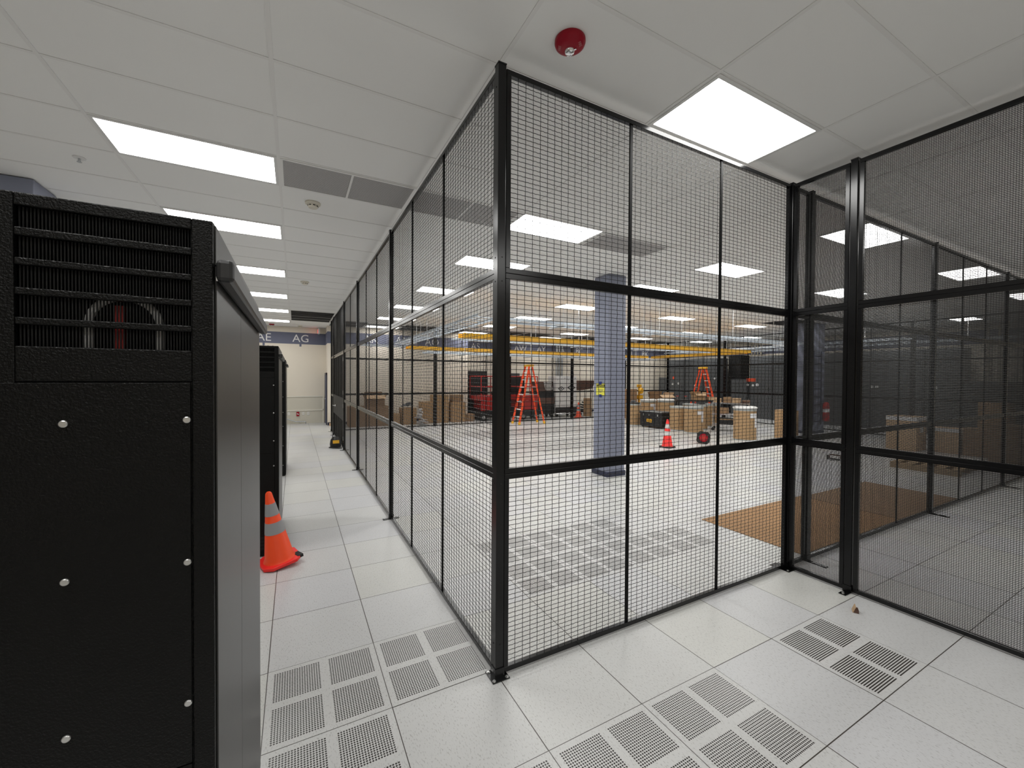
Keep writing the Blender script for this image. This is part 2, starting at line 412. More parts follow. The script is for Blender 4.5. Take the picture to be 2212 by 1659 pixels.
def sprinkler(x, y, label):
    t = thing('ceiling_sprinkler', label, 'sprinkler', (x, y, CZ), 0, 'ceiling sprinklers')
    MB().lathe([(0.045,0.006),(0.042,-0.004),(0.02,-0.007)], n=20).build('escutcheon', K['white'], t, True)
    MB().lathe([(0.009,-0.006),(0.008,-0.028)], n=10).build('nozzle', K['steel'], t)
    MB().lathe([(0.017,-0.034),(0.017,-0.037)], n=14).bar((0.01,0,-0.025),(0.01,0,-0.035),0.003).bar((-0.01,0,-0.025),(-0.01,0,-0.035),0.003).build('deflector', K['steel'], t)
sprinkler(-2.73, 2.72, 'white pendant sprinkler on the ceiling beyond the first corridor light')
sprinkler(4.07, 2.85, 'pendant sprinkler on the cage ceiling near the dark vent')
sprinkler(4.91, 3.58, 'pendant sprinkler on the cage ceiling near the blue column')

def strobe(x, y, rz, label, text=True):
    t = thing('fire_strobe', label, 'fire alarm', (x, y, CZ), rz, 'red ceiling fire alarms')
    MB().lathe([(0.086,0.002),(0.087,-0.010),(0.083,-0.021),(0.070,-0.032),(0.048,-0.040),(0.02,-0.043),(0.002,-0.0435)], n=40).build('housing', K['fire'], t, True)
    MB().lathe([(0.030,-0.034),(0.030,-0.044),(0.024,-0.056),(0.011,-0.062),(0.002,-0.063)], (0.008,0.014,0), n=24).build('strobe_lens', K['mirror'], t, True)
    MB().obox((0.020,-0.012,-0.046),(0.008,0.024,0.008),(0,0,0.6)).build('lens_clip', K['chrome'], t)
    if text:
        me = text_mesh('FIRE', 0.015, m=K['pink'], width=0.034)
        for a in (-0.95, 0.85, 2.6):
            o3 = Vector((math.cos(a), math.sin(a), 0)); n3 = o3*0.34-Vector((0,0,0.94)); u3 = o3*0.94+Vector((0,0,0.34)); r3 = u3.cross(n3)
            q = inst(me, 'lettering', t); mm = Matrix((r3, u3, n3)).transposed().to_4x4(); mm.translation = o3*0.058+Vector((0,0,-0.0365))+n3*0.0012
            q.matrix_local = mm
    return t
strobe(0.297, -0.325, 0.0, 'round red fire alarm strobe on the ceiling above the cage corner', True)
strobe(-1.8, 14.85, 0.3, 'small red fire alarm strobe on the ceiling at the corridor end', False)
# exit sign seen edge on
t = thing('exit_sign', 'white exit sign seen edge on hanging at the end of the corridor ceiling', 'exit sign', (-0.25, 15.15, 3.44))
MB().box(-0.03, -0.16, 0, 0.03, 0.16, 0.20).build('housing', K['white'], t, bevel=0.006)
MB().box(-0.012, -0.012, 0.20, 0.012, 0.012, 0.246).build('hanger', K['white'], t)
inst(text_mesh('EXIT', 0.13, m=K['exit'], width=0.26), 'lettering', t, (-0.0315, 0, 0.1), (PI/2, 0, -PI/2))

# ------------------------------------------------------------------ floor tiles with holes
tile_me = {kk: MB().box(-T/2+0.002, -T/2+0.002, 0.0002, T/2-0.002, T/2-0.002, 0.0012).mesh('airflow_tile', K[kk]) for kk in ('perf', 'slot')}
def ftile(i, j, label, kk='perf'):
    o = bpy.data.objects.new('airflow_tile', tile_me[kk]); C.objects.link(o)
    o.location = ((i+0.5)*T, (j+0.5)*T, 0); tag(o, label, 'floor tile', 'perforated floor tiles')
ftile(-1, 0, 'perforated white floor tile touching the foot of the cage corner post')
ftile(-2, 0, 'perforated white floor tile between the corner tile and the near cabinet')
ftile(-2, -1, 'perforated white floor tile at the bottom edge beside the near cabinet')
ftile(-1, -2, 'perforated floor tile cut off below the corner post, barely in view')
ftile(0, -2, 'perforated floor tile at the bottom edge, first right of the corner post seam')
ftile(1, -2, 'perforated floor tile in the foreground, whole and nearest the middle of the front fence')
ftile(3, -2, 'slotted white floor tile near the small brown scrap by the right fence', 'slot')
for i in (1, 2, 3, 4): ftile(i, 1, 'perforated floor tile in the nearer row inside the cage, %s from the corner post' % ORD[i-1])
for i in (1, 2, 3): ftile(i, 2, 'perforated floor tile in the farther row inside the cage, %s from the corner post' % ORD[i-1])

for j in (10, 11, 12, 14, 15, 16):
    for i in range(6, 15):
        if (i, j) in ((6, 10), (14, 10), (13, 11)): continue
        ftile(i, j, 'perforated white floor tile in the distant rows of the cage floor beyond the blue column')

# ------------------------------------------------------------------ wire mesh fence
WM = {}
PX, PZ = 0.0533, 0.0284
def wire_mesh(w, h, kind):
    key = (round(w,3), round(h,3), kind)
    if key in WM: return WM[key]
    mb = MB()
    if kind == 'crimp':
        r = 0.0018; n1 = max(1, round(w/PX)); px = w/n1; n2 = round(h/PZ); pz = h/n2
        def wire(pts, ax):
            vs = []; fs = []; n = 3
            for (a, y, z) in pts:
                for k in range(n):
                    c, s = r*1.1*math.cos(2*PI*k/n+0.5), r*1.1*math.sin(2*PI*k/n+0.5)
                    vs.append((a, y+c, z+s) if ax == 'x' else (a+s, y+c, z))
            for i in range(len(pts)-1):
                for k in range(n): fs.append((i*n+k, i*n+(k+1)%n, (i+1)*n+(k+1)%n, (i+1)*n+k))
            mb.add(vs, fs)
        for j in range(1, n2):
            z = j*pz; sg = 1 if j % 2 else -1
            wire([(px*q/6, 0.0021*sg*math.cos(3*PI*q/6), z) for q in range(n1*6+1)], 'x')
        for i in range(1, n1):
            sg = 1 if i % 2 else -1
            wire([(i*px, -0.0016*sg*math.cos(PI*q/2), pz*q/2) for q in range(n2*2+1)], 'z')
    else:
        px, pz, r, rh = (PX, PZ, 0.0016, 0.0016) if kind == 'coarse' else (0.0123, 0.0117, 0.0010, 0.0020)
        n1 = max(1, round(w/px)); n2 = round(h/pz)
        for j in range(1, n2):
            z = h*j/n2; mb.add([(x, y*r, z+s*rh) for x in (0, w) for y, s in ((-1,0),(0,-1),(1,0),(0,1))], [(0,1,5,4),(1,2,6,5),(2,3,7,6),(3,0,4,7)])
        for i in range(1, n1):
            x = w*i/n1; mb.add([(x+s*r, y*r, z) for z in (0, h) for y, s in ((-1,0),(0,-1),(1,0),(0,1))], [(4,5,1,0),(5,6,2,1),(6,7,3,2),(7,4,0,3)])
    WM[key] = mb.mesh('wire_mesh', K['wire'], kind == 'crimp'); return WM[key]
FR = {}
def frame_mesh(w, h):
    key = (round(w,3), round(h,3))
    if key not in FR:
        a, d = 0.032, 0.015
        mb = MB().box(0, -d, 0, w, d, a).box(0, -d, h-a, w, d, h).box(0, -d, a, a, d, h-a).box(w-a, -d, a, w, d, h-a)
        FR[key] = mb.mesh('panel_frame', K['black'])
    return FR[key]
SM = {}
def stiff_mesh(h):
    if h not in SM: SM[h] = MB().box(-0.0115, -0.006, 0.032, 0.0115, 0.006, h-0.032).mesh('stiffener', K['stiff'])
    return SM[h]
def fence_panel(label, group, p, rz, w, h, kind, nst=2, name='mesh_fence'):
    t = thing(name, label, 'fence', p, rz, group)
    f = inst(frame_mesh(w, h), 'panel_frame', t)
    b = f.modifiers.new('edge', 'BEVEL'); b.width = 0.002; b.segments = 1
    inst(wire_mesh(w-0.064, h-0.064, kind), 'wire_mesh', t, (0.032, 0, 0.032))
    for i in range(nst): inst(stiff_mesh(h), 'stiffener', t, (w*(i+1)/(nst+1), 0.0, 0))
    return t
PH = 1.200
TIERS = [(0.012, 'bottom'), (1.2135, 'middle'), (2.415, 'top')]
post_me = MB().box(-0.0255,-0.0255,0.006,0.0255,0.0255,3.625).mesh('post_tube', K['black'])
cap_me = MB().box(-0.027,-0.027,3.6255,0.027,0.027,3.632).mesh('post_cap', K['plastic'])
bolt_me = MB().lathe([(0.011,0),(0.011,0.002)], n=14).lathe([(0.007,0.002),(0.007,0.007)], n=6).mesh('bolt', K['zinc'])
hole_me = MB().lathe([(0.004,0),(0.0045,0.0025),(0.003,0.004)], n=8).mesh('screw', K['zinc'])
dark_hole_me = MB().lathe([(0.004,0),(0.0045,0.0015),(0.003,0.002)], n=8).mesh('screw', K['plastic'])
def post(label, x, y, plate, bolts, screws=(), rz=0, group='black fence posts'):
    t = thing('fence_post', label, 'fence post', (x, y, 0), rz, group)
    o = inst(post_me, 'post_tube', t); b = o.modifiers.new('edge', 'BEVEL'); b.width = 0.003; b.segments = 2
    inst(cap_me, 'post_cap', t)
    MB().box(plate[0], plate[1], 0.0005, plate[2], plate[3], 0.0058).build('base_plate', K['black'], t, bevel=0.001)
    MB().box(-0.031,-0.031,0.006,-0.0262,0.031,0.06).box(0.0262,-0.031,0.006,0.031,0.031,0.06).box(-0.0262,-0.031,0.006,0.0262,-0.0262,0.06).build('post_socket', K['black'], t)
    for bx, by in bolts: inst(bolt_me, 'bolt', t, (bx, by, 0.0058))
    for sx, sy, sz, rot in screws: inst(dark_hole_me if 'corner post of the cage' in label else hole_me, 'screw', t, (sx, sy, sz), rot)
    return t
def run(axis, fixed, s0, s1, kind, which, base, nst=2, skip=()):
    """three stacked panels between two posts (positions of post centres)"""
    w = s1-s0-0.066
    for z, tn in TIERS:
        lab = '%s black wire panel, %s' % (tn, which)
        if axis == 'x': fence_panel(lab, base, (s0+0.033, fixed, z), 0, w, PH, kind, nst)
        else: fence_panel(lab, base, (fixed, s0+0.033, z), PI/2, w, PH, kind, nst)
FY = -0.047
scr = [(-0.0258,0.008,z,(0,-PI/2,0)) for z in (0.20,1.16,1.40,2.36,2.50,3.5)]+[(0.004,-0.0258,z,(PI/2,0,0)) for z in (0.20,1.16,1.40,2.36,2.50)]
post('tall black corner post of the cage nearest the camera', 0.0, FY, (-0.056,-0.058,0.056,0.056), [(-0.042,-0.043),(0.042,-0.043),(-0.042,0.040),(0.042,0.040)], scr)
run('x', FY, 0.0, 3.06, 'crimp', 'front fence between the two corner posts', 'front fence panels')
post('black post where the front fence meets the right hand fence', 3.06, FY, (-0.09,-0.075,0.03,0.10), [(-0.07,-0.055),(0.0,0.08)])
LY = [FY, 3.03, 6.10, 8.50]
for i, nm in enumerate(['nearest bay', 'second bay', 'third bay']):
    run('y', 0.0, LY[i], LY[i+1], 'crimp' if i < 2 else 'coarse', '%s of the corridor fence' % nm, 'corridor fence panels', 2 if i < 2 else 1)
    post('black post with floor plate on the corridor fence, %s after the corner' % ORD[i], 0.0, LY[i+1], (-0.10,-0.026,0.10,0.026), [(-0.08,0.0),(0.08,0.0)], [(-0.0258,0.0,z,(0,-PI/2,0)) for z in (0.2,1.16,1.40,2.3,2.5,3.4)])
# right fence (fine mesh), continues toward and past the camera
post('black right fence post standing by the small brown scrap', 3.06, -0.545, (-0.11,-0.026,0.08,0.026), [(-0.09,0.0),(-0.065,0.012),(0.06,0.0)])
def runy_back(y0, y1, which, nst):
    run('y', 3.06, y0, y1, 'fine', which, 'right fence fine mesh panels', nst)
runy_back(-0.545, FY, 'narrow fine mesh strip at the start of the right fence', 0)
runy_back(-3.60, -0.545, 'wide fine mesh bay of the right fence cut by the frame', 2)
# fine mesh fence continuing along the cage front beyond the right corner
BX = [3.06, 3.40, 6.48, 9.56, 12.64, 15.70]
for i in range(5):
    run('x', FY, BX[i], BX[i+1], 'fine', 'cage front seen through the right fence, %s bay' % ['narrow first','second','third','fourth','fifth'][i], 'cage front panels beyond the right fence', 0 if i == 0 else 2)
    post('black cage front post seen through the right fence, %s along' % ORD[i], BX[i+1], FY, (-0.026,-0.19,0.026,0.04), [(0.0,-0.17),(0.0,-0.08)])
# far fence and right end of the cage
FYY = 12.40
FXs = [0.0, 3.50, 6.60, 9.70, 12.80, 15.70]
for i in range(5):
    run('x', FYY, FXs[i], FXs[i+1], 'coarse', 'far cage fence, %s bay from the corridor' % ORD[i], 'far fence panels', 2)
    post('black post of the far cage fence, %s from the corridor end' % ORD[i], FXs[i+1] if i < 4 else 15.70, FYY, (-0.026,-0.1,0.026,0.1), [(0,0.08)])
RY = [FY, 3.06, 6.17, 9.28, FYY]
for i in range(4):
    run('y', 15.70, RY[i], RY[i+1], 'coarse', 'right end fence of the cage, %s bay from the front' % ORD[i], 'right end fence panels', 2)
    if i < 3: post('black post of the right end cage fence, %s from the front' % ORD[i], 15.70, RY[i+1], (-0.1,-0.026,0.1,0.026), [(-0.08,0)])
post('black end post of the corridor fence beyond the gate', 0.0, FYY, (-0.10,-0.026,0.10,0.026), [(-0.08,0)])
# gate in the corridor fence
GY0, GY1 = 8.54, 11.40
post('black latch post on the far side of the gate', 0.0, 11.44, (-0.10,-0.026,0.10,0.026), [(-0.08,0)])
g = thing('cage_gate', 'dark mesh gate with blank lock plate and silver lever in the corridor fence', 'gate', (0, GY0, 0.03), PI/2)
GW = GY1-GY0-0.01; GH = 2.36
inst(frame_mesh(GW, GH), 'gate_frame', g); inst(wire_mesh(GW-0.064, GH-0.064, 'fine'), 'wire_mesh', g, (0.032,0,0.032))
for q in (0.25, 0.5, 0.75): inst(stiff_mesh(GH), 'stiffener', g, (GW*q, 0, 0))
MB().box(0.02, 0.016, 0.68, GW-0.02, 0.020, 1.24).build('lock_plate', K['lockp'], g)
lv = MB().tube([(GW-0.62,0.02,0.93),(GW-0.62,0.075,0.93),(GW-0.50,0.078,0.93)], 0.011).build('lever_handle', K['chrome'], g, True)
MB().lathe([(0.035,0.0205),(0.033,0.03)], (GW-0.62,0,0.93), n=16, axis='y').build('rosette', K['chrome'], lv)
for z in (0.2, 1.0, 1.33, 2.15): MB().tube([(-0.002,0.022,z),(-0.002,0.022,z+0.1)], 0.009).build('hinge', K['zinc'], g, True)
fence_panel('top black wire panel over the corridor gate', 'corridor fence panels', (0, GY0-0.01, 2.415), PI/2, GY1-GY0+0.01, PH, 'fine', 2)
run('y', 0.0, 11.44, FYY, 'coarse', 'short last bay of the corridor fence past the gate', 'corridor fence panels', 0)
# loose black bag hanging at the bottom of the gate
t = thing('tool_bag', 'black bag with a yellow patch slumped at the foot of the gate', 'bag', (-0.156, 9.02, 0), 0)
MB().lathe([(0.10,0.0),(0.13,0.02),(0.135,0.10),(0.12,0.2),(0.07,0.27)], n=18).build('bag_body', K['plastic'], t, True)
MB().obox((0.0,-0.128,0.16),(0.15,0.012,0.08),(-0.14,0,0.0)).build('label_patch', K['yellow'], t)
MB().tube([(-0.08,0.0,0.2),(-0.06,0.02,0.36),(0.0,0.03,0.42),(0.06,0.02,0.36),(0.08,0.0,0.2)], 0.009).build('carry_strap', K['rubber'], t, True)
MB().tube([(-0.13,-0.03,0.02),(-0.16,-0.12,0.03),(-0.08,-0.2,0.02),(0.04,-0.25,0.015),(0.12,-0.3,0.02)], 0.011).build('loose_hose', K['rubber'], t, True)

# ------------------------------------------------------------------ black power cabinets
def cabinet(y0, label, depth=1.15, cable=True):
    t = thing('power_cabinet', label, 'cabinet', (-1.217, y0, 0), 0, 'black power cabinets')
    W, H = 0.300, 2.095
    st = 0.003
    # shell
    MB().box(-W, 0.012, 0.02, -W+st, depth, H).box(-st, 0.012, 0.02, 0, depth, H).box(-W+st, depth-st, 0.02, -st, depth, H)\
        .box(-W+st, 0.012, H-st, -st, depth-st, H).box(-W+st, 0.012, 0.02, -st, depth-st, 0.023).box(-W+st, 0.02, 1.80, -st, depth-st, 1.803).build('body', K['sideglare'], t)
    vb = MB()
    for q in range(4): vb.box(-0.27, -0.0016, 0.075+0.035*q, -0.036, -0.0013, 0.098+0.035*q)
    vb.build('lower_vent', K['dark'], t)
    # front plate with five slots
    fp = MB(); z = [0.02, 1.838, 1.8745, 1.8865, 1.9245, 1.9365, 1.9745, 1.9865, 2.0235, 2.0375, 2.0735, H]
    fp.box(-W, 0, 0.02, -0.271, 0.0118, H).box(-0.034, 0, 0.02, 0, 0.0118, H)
    for a, b in ((1.778, 1.838),(1.8745,1.8865),(1.9245,1.9365),(1.9745,1.9865),(2.0235,2.0375),(2.0735,H)): fp.box(-0.271, 0, a, -0.034, 0.0118, b)
    fp.box(-0.271, 0.004, 0.02, -0.034, 0.0118, 1.778)
    fp.build('front_frame', K['texblack'], t, bevel=0.002)
    gr = MB(); n = 52
    for i in range(n):
        x = -0.271+0.237*(i+0.5)/n; gr.box(x-0.0009, 0.0122, 1.835, x+0.0009, 0.0145, 2.076)
    gr.build('vent_grille', K['dark'], t)
    for z0, z1 in ((1.029, 1.7755), (0.06, 1.0265)):
        p = MB().box(-0.2996, -0.0012, z0, -0.0365, 0.0035, z1).build('access_panel', K['texblack'], t, bevel=0.001)
        for zz in ([1.704,1.427,1.150] if z0 > 1 else [0.90,0.55,0.20]):
            for x in (-0.213, -0.042):
                MB().lathe([(0.0062,-0.0014),(0.0062,-0.0036),(0.005,-0.0048)], (x,0,zz), n=18, axis='y').lathe([(0.0022,-0.0049),(0.0015,-0.0042)], (x,0,zz), n=8, axis='y').build('fastener', K['zinc'], p, True)
    for a, b in ((0.016, 0.43), (0.4335, depth-0.004)):
        MB().box(0.0005, a, 0.03, 0.004, b, H-0.085).build('side_panel', K['sideglare'], t, bevel=0.001)
    MB().box(0.0005, 0.016, H-0.082, 0.003, depth-0.004, H-0.004).build('side_trim', K['sideglare'], t)
    hb = MB().box(0.006, -0.012, 1.976, 0.036, depth-0.03, 2.020).build('side_rail', K['plastic'], t, bevel=0.008)
    MB().box(0.0045, 0.03, 1.985, 0.0058, depth-0.06, 2.012).build('rail_bracket', K['rubber'], hb)
    MB().obox((0.006,0.006,1.983),(0.003,0.004,0.008)).build('bracket_clip', K['zinc'], hb)
    lt = MB()
    for i in range(6): lt.tube([(-0.05-0.04*i, 0.04, H),(-0.05-0.04*i, 0.04, H+0.004)], 0.006, 8)
    lt.build('lid_screws', K['texblack'], t)
    MB().box(-W+0.01, 0.03, 0.0, -0.01, depth-0.02, 0.02).build('plinth', K['rubber'], t)
    if cable:
        pts = [(-0.138+0.050*math.cos(a), 0.026, 1.885+0.050*math.sin(a)) for a in [PI*q/14 for q in range(15)]]
        pts = [(-0.088, 0.026, 1.804)]+pts+[(-0.188, 0.026, 1.804)]
        MB().tube(pts, 0.0065, 10).build('cable_loop', K['white'], t, True)
        MB().box(-0.155, 0.030, 1.804, -0.142, 0.05, 1.92).build('red_busbar', K['red'], t)
    return t
cabinet(-1.235, 'tall narrow black power cabinet filling the left edge, nearest the camera')
cabinet(2.47, 'tall narrow black power cabinet standing behind the leaning orange cone', cable=False)
cabinet(6.15, 'tall narrow black power cabinet farthest down the corridor', cable=False)

# ------------------------------------------------------------------ traffic cones
def cone(label, loc, rot=(0,0,0), h=0.70, body='orange', sleeve='refl', base='redor', black=False, group='traffic cones'):
    t = thing('traffic_cone', label, 'traffic cone', loc, 0, group, rot)
    s = h/0.70; b = 0.168*s
    oc = [(-b,-b*0.62),(-b*0.62,-b),(b*0.62,-b),(b,-b*0.62),(b,b*0.62),(b*0.62,b),(-b*0.62,b),(-b,b*0.62)]
    MB().prism(oc, 0, 0.03*s).build('cone_base', K[base], t, bevel=0.006)
    def R(z): return (0.132-0.108*(z/0.70))*s
    zs = [0.03, 0.30, 0.41, 0.475, 0.59, 0.68]
    MB().lathe([(R(0.03)+0.012*s,0.030*s),(R(0.05),0.05*s),(R(0.68),0.685*s),(R(0.70)-0.008*s,0.70*s)], n=28).build('cone_body', K[body], t, True)
    for a, c in ((0.30,0.41),(0.475,0.59)):
        MB().lathe([(R(a)+0.0022*s, a*s),(R(c)+0.0022*s, c*s)], n=28).build('reflective_band', K[sleeve], t, True)
    if loc[2] > 0.1:
        MB().lathe([(0.112*s,-0.0005),(0.112*s,-0.0035)], n=28).build('cone_opening', K['fire'], t)
        MB().lathe([(0.078*s,-0.0036),(0.072*s,-0.0060)], n=24).build('inner_cone', K['rail'], t)
    if black: MB().obox((b*0.86,-b*0.45,0.020),(0.05,0.10,0.026),(0,0,0.15)).build('scuffed_corner', K['rubber'], t)
    return t
cone('orange cone with grey bands leaning by the second black cabinet', (-1.200, 2.235, 0.030), (0.02, math.radians(-8.5), 0.30), 0.69, black=True)
cone('red cone with white bands standing alone in front of the drums', (7.56, 5.29, 0), (0,0,0.1), 0.73, 'redor', 'reflw', 'rubber')
cone('toppled red cone lying with its dark base toward the camera', (8.86, 5.19, 0.178), (-PI/2, 0.12, -0.75), 0.70, 'redor', 'reflw', 'rubber')
cone('small orange cone by the far fence beside the blue column', (10.42, 12.85, 0), (0,0,0.2), 0.70, 'ladder', 'refl', 'ladder')

# ------------------------------------------------------------------ scrap on the floor
t = thing('cardboard_scrap', 'small folded brown scrap on the floor by the right fence post', 'scrap', (2.745, -0.71, 0), 0.5)
MB().obox((0,0,0.024),(0.060,0.004,0.050),(0.35,0,0)).build('upper_fold', K['cardl'], t)
MB().obox((0.0,-0.012,0.012),(0.058,0.030,0.022),(0,0,0)).build('lower_fold', K['brown'], t)

# ------------------------------------------------------------------ cardboard sheets
o = MB().box(3.50, 0.03, 0.0012, 5.78, 1.20, 0.006).build('cardboard_sheet', K['sheet']); tag(o, 'brown cardboard sheet on the floor inside the cage by the right corner', 'cardboard sheet', 'floor protection sheets')
o = MB().box(5.80, 0.03, 0.0012, 7.78, 1.17, 0.006).build('cardboard_sheet', K['cardd']); tag(o, 'darker brown cardboard sheet farther right behind both mesh fences', 'cardboard sheet', 'floor protection sheets')

# ------------------------------------------------------------------ caution sign on column
t = thing('caution_sign', 'yellow caution sign taped to the blue column with blue tape', 'sign', (3.93, 3.665, 1.59), 0)
MB().box(-0.006, -0.115, -0.105, -0.003, 0.125, 0.105).build('sign_card', K['ysign'], t)
MB().box(-0.0075, -0.105, 0.045, -0.0065, 0.115, 0.092).build('header_bar', K['dark'], t)
inst(text_mesh('CAUTION', 0.036, m=K['ysign'], width=0.19), 'lettering', t, (-0.0082, 0.005, 0.068), (PI/2, 0, -PI/2))
mb = MB()
for zz, w in ((-0.005, 0.16), (-0.028, 0.13), (-0.05, 0.06)):
    mb.box(-0.0070, 0.005-w/2, zz-0.004, -0.0062, 0.005+w/2, zz+0.004)
mb.build('small_print', K['grey2'], t)
for zz in (0.118, -0.118): MB().box(-0.0105, -0.03, zz-0.026, -0.0095, 0.04, zz+0.026).build('tape', K['btape'], t)

# ------------------------------------------------------------------ cardboard boxes
def carton(label, x, y, w, d, h, z=0.0, rz=0.0, openf=False, m='card', group='cardboard boxes', cat='box', patch=False):
    t = thing('cardboard_box', label, cat, (x, y, z+0.001), rz, group)
    if openf:
        s = 0.006
        MB().box(-w/2,-d/2,0,w/2,d/2,s).box(-w/2,-d/2,s,-w/2+s,d/2,h).box(w/2-s,-d/2,s,w/2,d/2,h).box(-w/2+s,-d/2,s,w/2-s,-d/2+s,h).box(-w/2+s,d/2-s,s,w/2-s,d/2,h).build('box_body', K[m], t)
        fl = d*0.45
        MB().obox((0,-d/2-fl*0.35,h+fl*0.2),(w,fl,0.004),(0.55,0,0)).build('flap', K['cardl'], t)
        MB().obox((0,d/2+fl*0.1,h+fl*0.45),(w,0.004,fl),(0.25,0,0)).build('flap', K[m], t)
        MB().obox((-w/2-fl*0.2,0,h+fl*0.4),(0.004,d,fl),(0,-0.5,0)).build('flap', K[m], t)
        MB().obox((w/2+fl*0.25,0,h+fl*0.35),(0.004,d,fl),(0,0.6,0)).build('flap', K[m], t)
    else:
        MB().box(-w/2,-d/2,0,w/2,d/2,h).build('box_body', K[m], t, bevel=0.004)
        MB().box(-w/2-0.001, -0.025, h+0.0003, w/2+0.001, 0.025, h+0.0015).box(-w/2-0.0015,-0.025,h-0.07,-w/2-0.0005,0.025,h).build('tape_strip', K['tape'], t)
    if patch: MB().box(-w*0.15,-d/2-0.002,h*0.55,w*0.2,-d/2-0.0005,h*0.8).build('paper_label', K['paper'], t)
    return t
carton('long low brown carton on the floor nearest the gate', 1.34, 13.60, 1.42, 0.7, 0.72, m='cardd')
carton('open flapped carton on top of the long low brown carton', 1.55, 13.60, 0.66, 0.5, 0.30, z=0.725, openf=True, m='cardd')
carton('small carton right of the long low carton', 2.28, 13.55, 0.32, 0.4, 0.42)
carton('square carton heaped with grey packing foam', 2.78, 13.55, 0.55, 0.5, 0.62)
carton('carton at the left end of the tall carton stack', 3.50, 13.62, 0.44, 0.5, 0.84, m='card')
carton('tall carton in the middle of the stack behind the corridor mesh', 4.06, 13.62, 0.60, 0.55, 1.10)
carton('tall carton at the right of the stack behind the corridor mesh', 4.78, 13.62, 0.62, 0.55, 0.80)
carton('small carton on the right of the tall cartons', 4.78, 13.62, 0.46, 0.4, 0.29, z=0.805, m='cardd')
carton('lowest carton at the right end of the stack', 5.32, 13.60, 0.36, 0.4, 0.30, m='cardd')
t = thing('packing_foam', 'crumpled grey foam wrap lying on the square carton', 'packing foam', (2.78, 13.55, 0.66))
mb = MB()
for i in range(7):
    mb.obox((random.uniform(-.16,.16), random.uniform(-.12,.12), 0.05+random.uniform(0,.08)), (0.22,0.16,0.03), (random.uniform(-.3,.3), random.uniform(-.3,.3), random.uniform(0,3)))
mb.build('foam_wrap', K['grey2'], t)
t = thing('packing_foam', 'grey plastic wrap heaped on the floor between the cartons', 'packing foam', (3.16, 13.05, 0.0))
mb = MB()
for i in range(14):
    mb.obox((random.uniform(-.13,.13), random.uniform(-.13,.13), 0.02+0.045*i), (0.24-0.008*i,0.22-0.008*i,0.03), (random.uniform(-.4,.4) if i else 0, random.uniform(-.3,.3) if i else 0, random.uniform(0,3)))
mb.build('foam_wrap', K['louver'], t)

# ------------------------------------------------------------------ fibre drums
def drum(label, x, y, r, h, lid=None, paper=0):
    t = thing('fibre_drum', label, 'drum', (x, y, 0), paper if isinstance(paper, float) else 0, 'brown fibre drums')
    MB().lathe([(r,0.03),(r,h-0.06)], n=32).build('drum_body', K['drum'], t, True)
    MB().lathe([(r+0.004,0.001),(r+0.006,0.015),(r+0.004,0.032)], n=32).build('bottom_rim', K['lgrey'], t, True)
    MB().lathe([(r+0.004,h-0.062),(r+0.007,h-0.04),(r+0.005,h-0.002)], n=32).build('top_rim', K['lgrey'], t, True)
    if lid: MB().lathe([(r+0.015,h),(r+0.03,h+0.015),(r+0.028,h+0.045),(r-0.03,h+0.065)], n=32).build('lid', K[lid], t, True)
    if paper:
        p = MB(); vs = []; fs = []
        for (a0, a1, z0, z1) in ((-2.05, -1.15, h*0.72, h*0.86), (-1.55, -1.15, h*0.42, h*0.72)):
            n = 8; b = len(vs)
            for q in range(n+1):
                a = a0+(a1-a0)*q/n
                for z in (z0, z1): vs.append(((r+0.002)*math.cos(a), (r+0.002)*math.sin(a), z))
            fs += [(b+2*q, b+2*q+2, b+2*q+3, b+2*q+1) for q in range(n)]
        p.add(vs, fs).build('paper_label', K['paper'], t)
    return t
drum('leftmost open fibre drum with white rim next to the black tool chest', 10.58, 9.58, 0.275, 0.83, None)
drum('front fibre drum beside the tool chest, without paper label', 10.86, 7.72, 0.27, 0.84)
drum('frontmost fibre drum carrying a white paper label', 10.80, 7.02, 0.30, 0.86, None, -0.08)
drum('fibre drum right of the labelled pair, plain with grey rim', 13.05, 8.0, 0.31, 0.85)
drum('fibre drum partly hidden behind the labelled front drum', 12.35, 8.35, 0.30, 0.85)
drum('fibre drum with white lid standing behind the tool chest', 12.1, 10.25, 0.30, 0.88, 'white', -0.08)
drum('fibre drum with white lid peeking over the front drum', 12.0, 9.25, 0.31, 0.93, 'white')
drum('fibre drum with loose wire coil on top in the second row', 11.75, 7.55, 0.29, 0.88)
drum('right hand fibre drum with bulging white lid and paper label', 10.75, 5.22, 0.30, 0.93, 'white', -0.05)
# coil on the drum
t = thing('wire_coil', 'loose coil of grey wire lying on a second row drum', 'wire coil', (11.75, 7.55, 0.882))
mb = MB()
for i in range(4):
    ph = random.uniform(0, 3); tl = random.uniform(-.25, .25)
    mb.tube([(0.22*math.cos(a+ph), 0.20*math.sin(a+ph), 0.012+0.012*i+abs(tl)*0.25*(1+math.cos(a))) for a in [2*PI*q/24 for q in range(25)]], 0.006, 5)
mb.build('coil', K['plastic'], t, True)

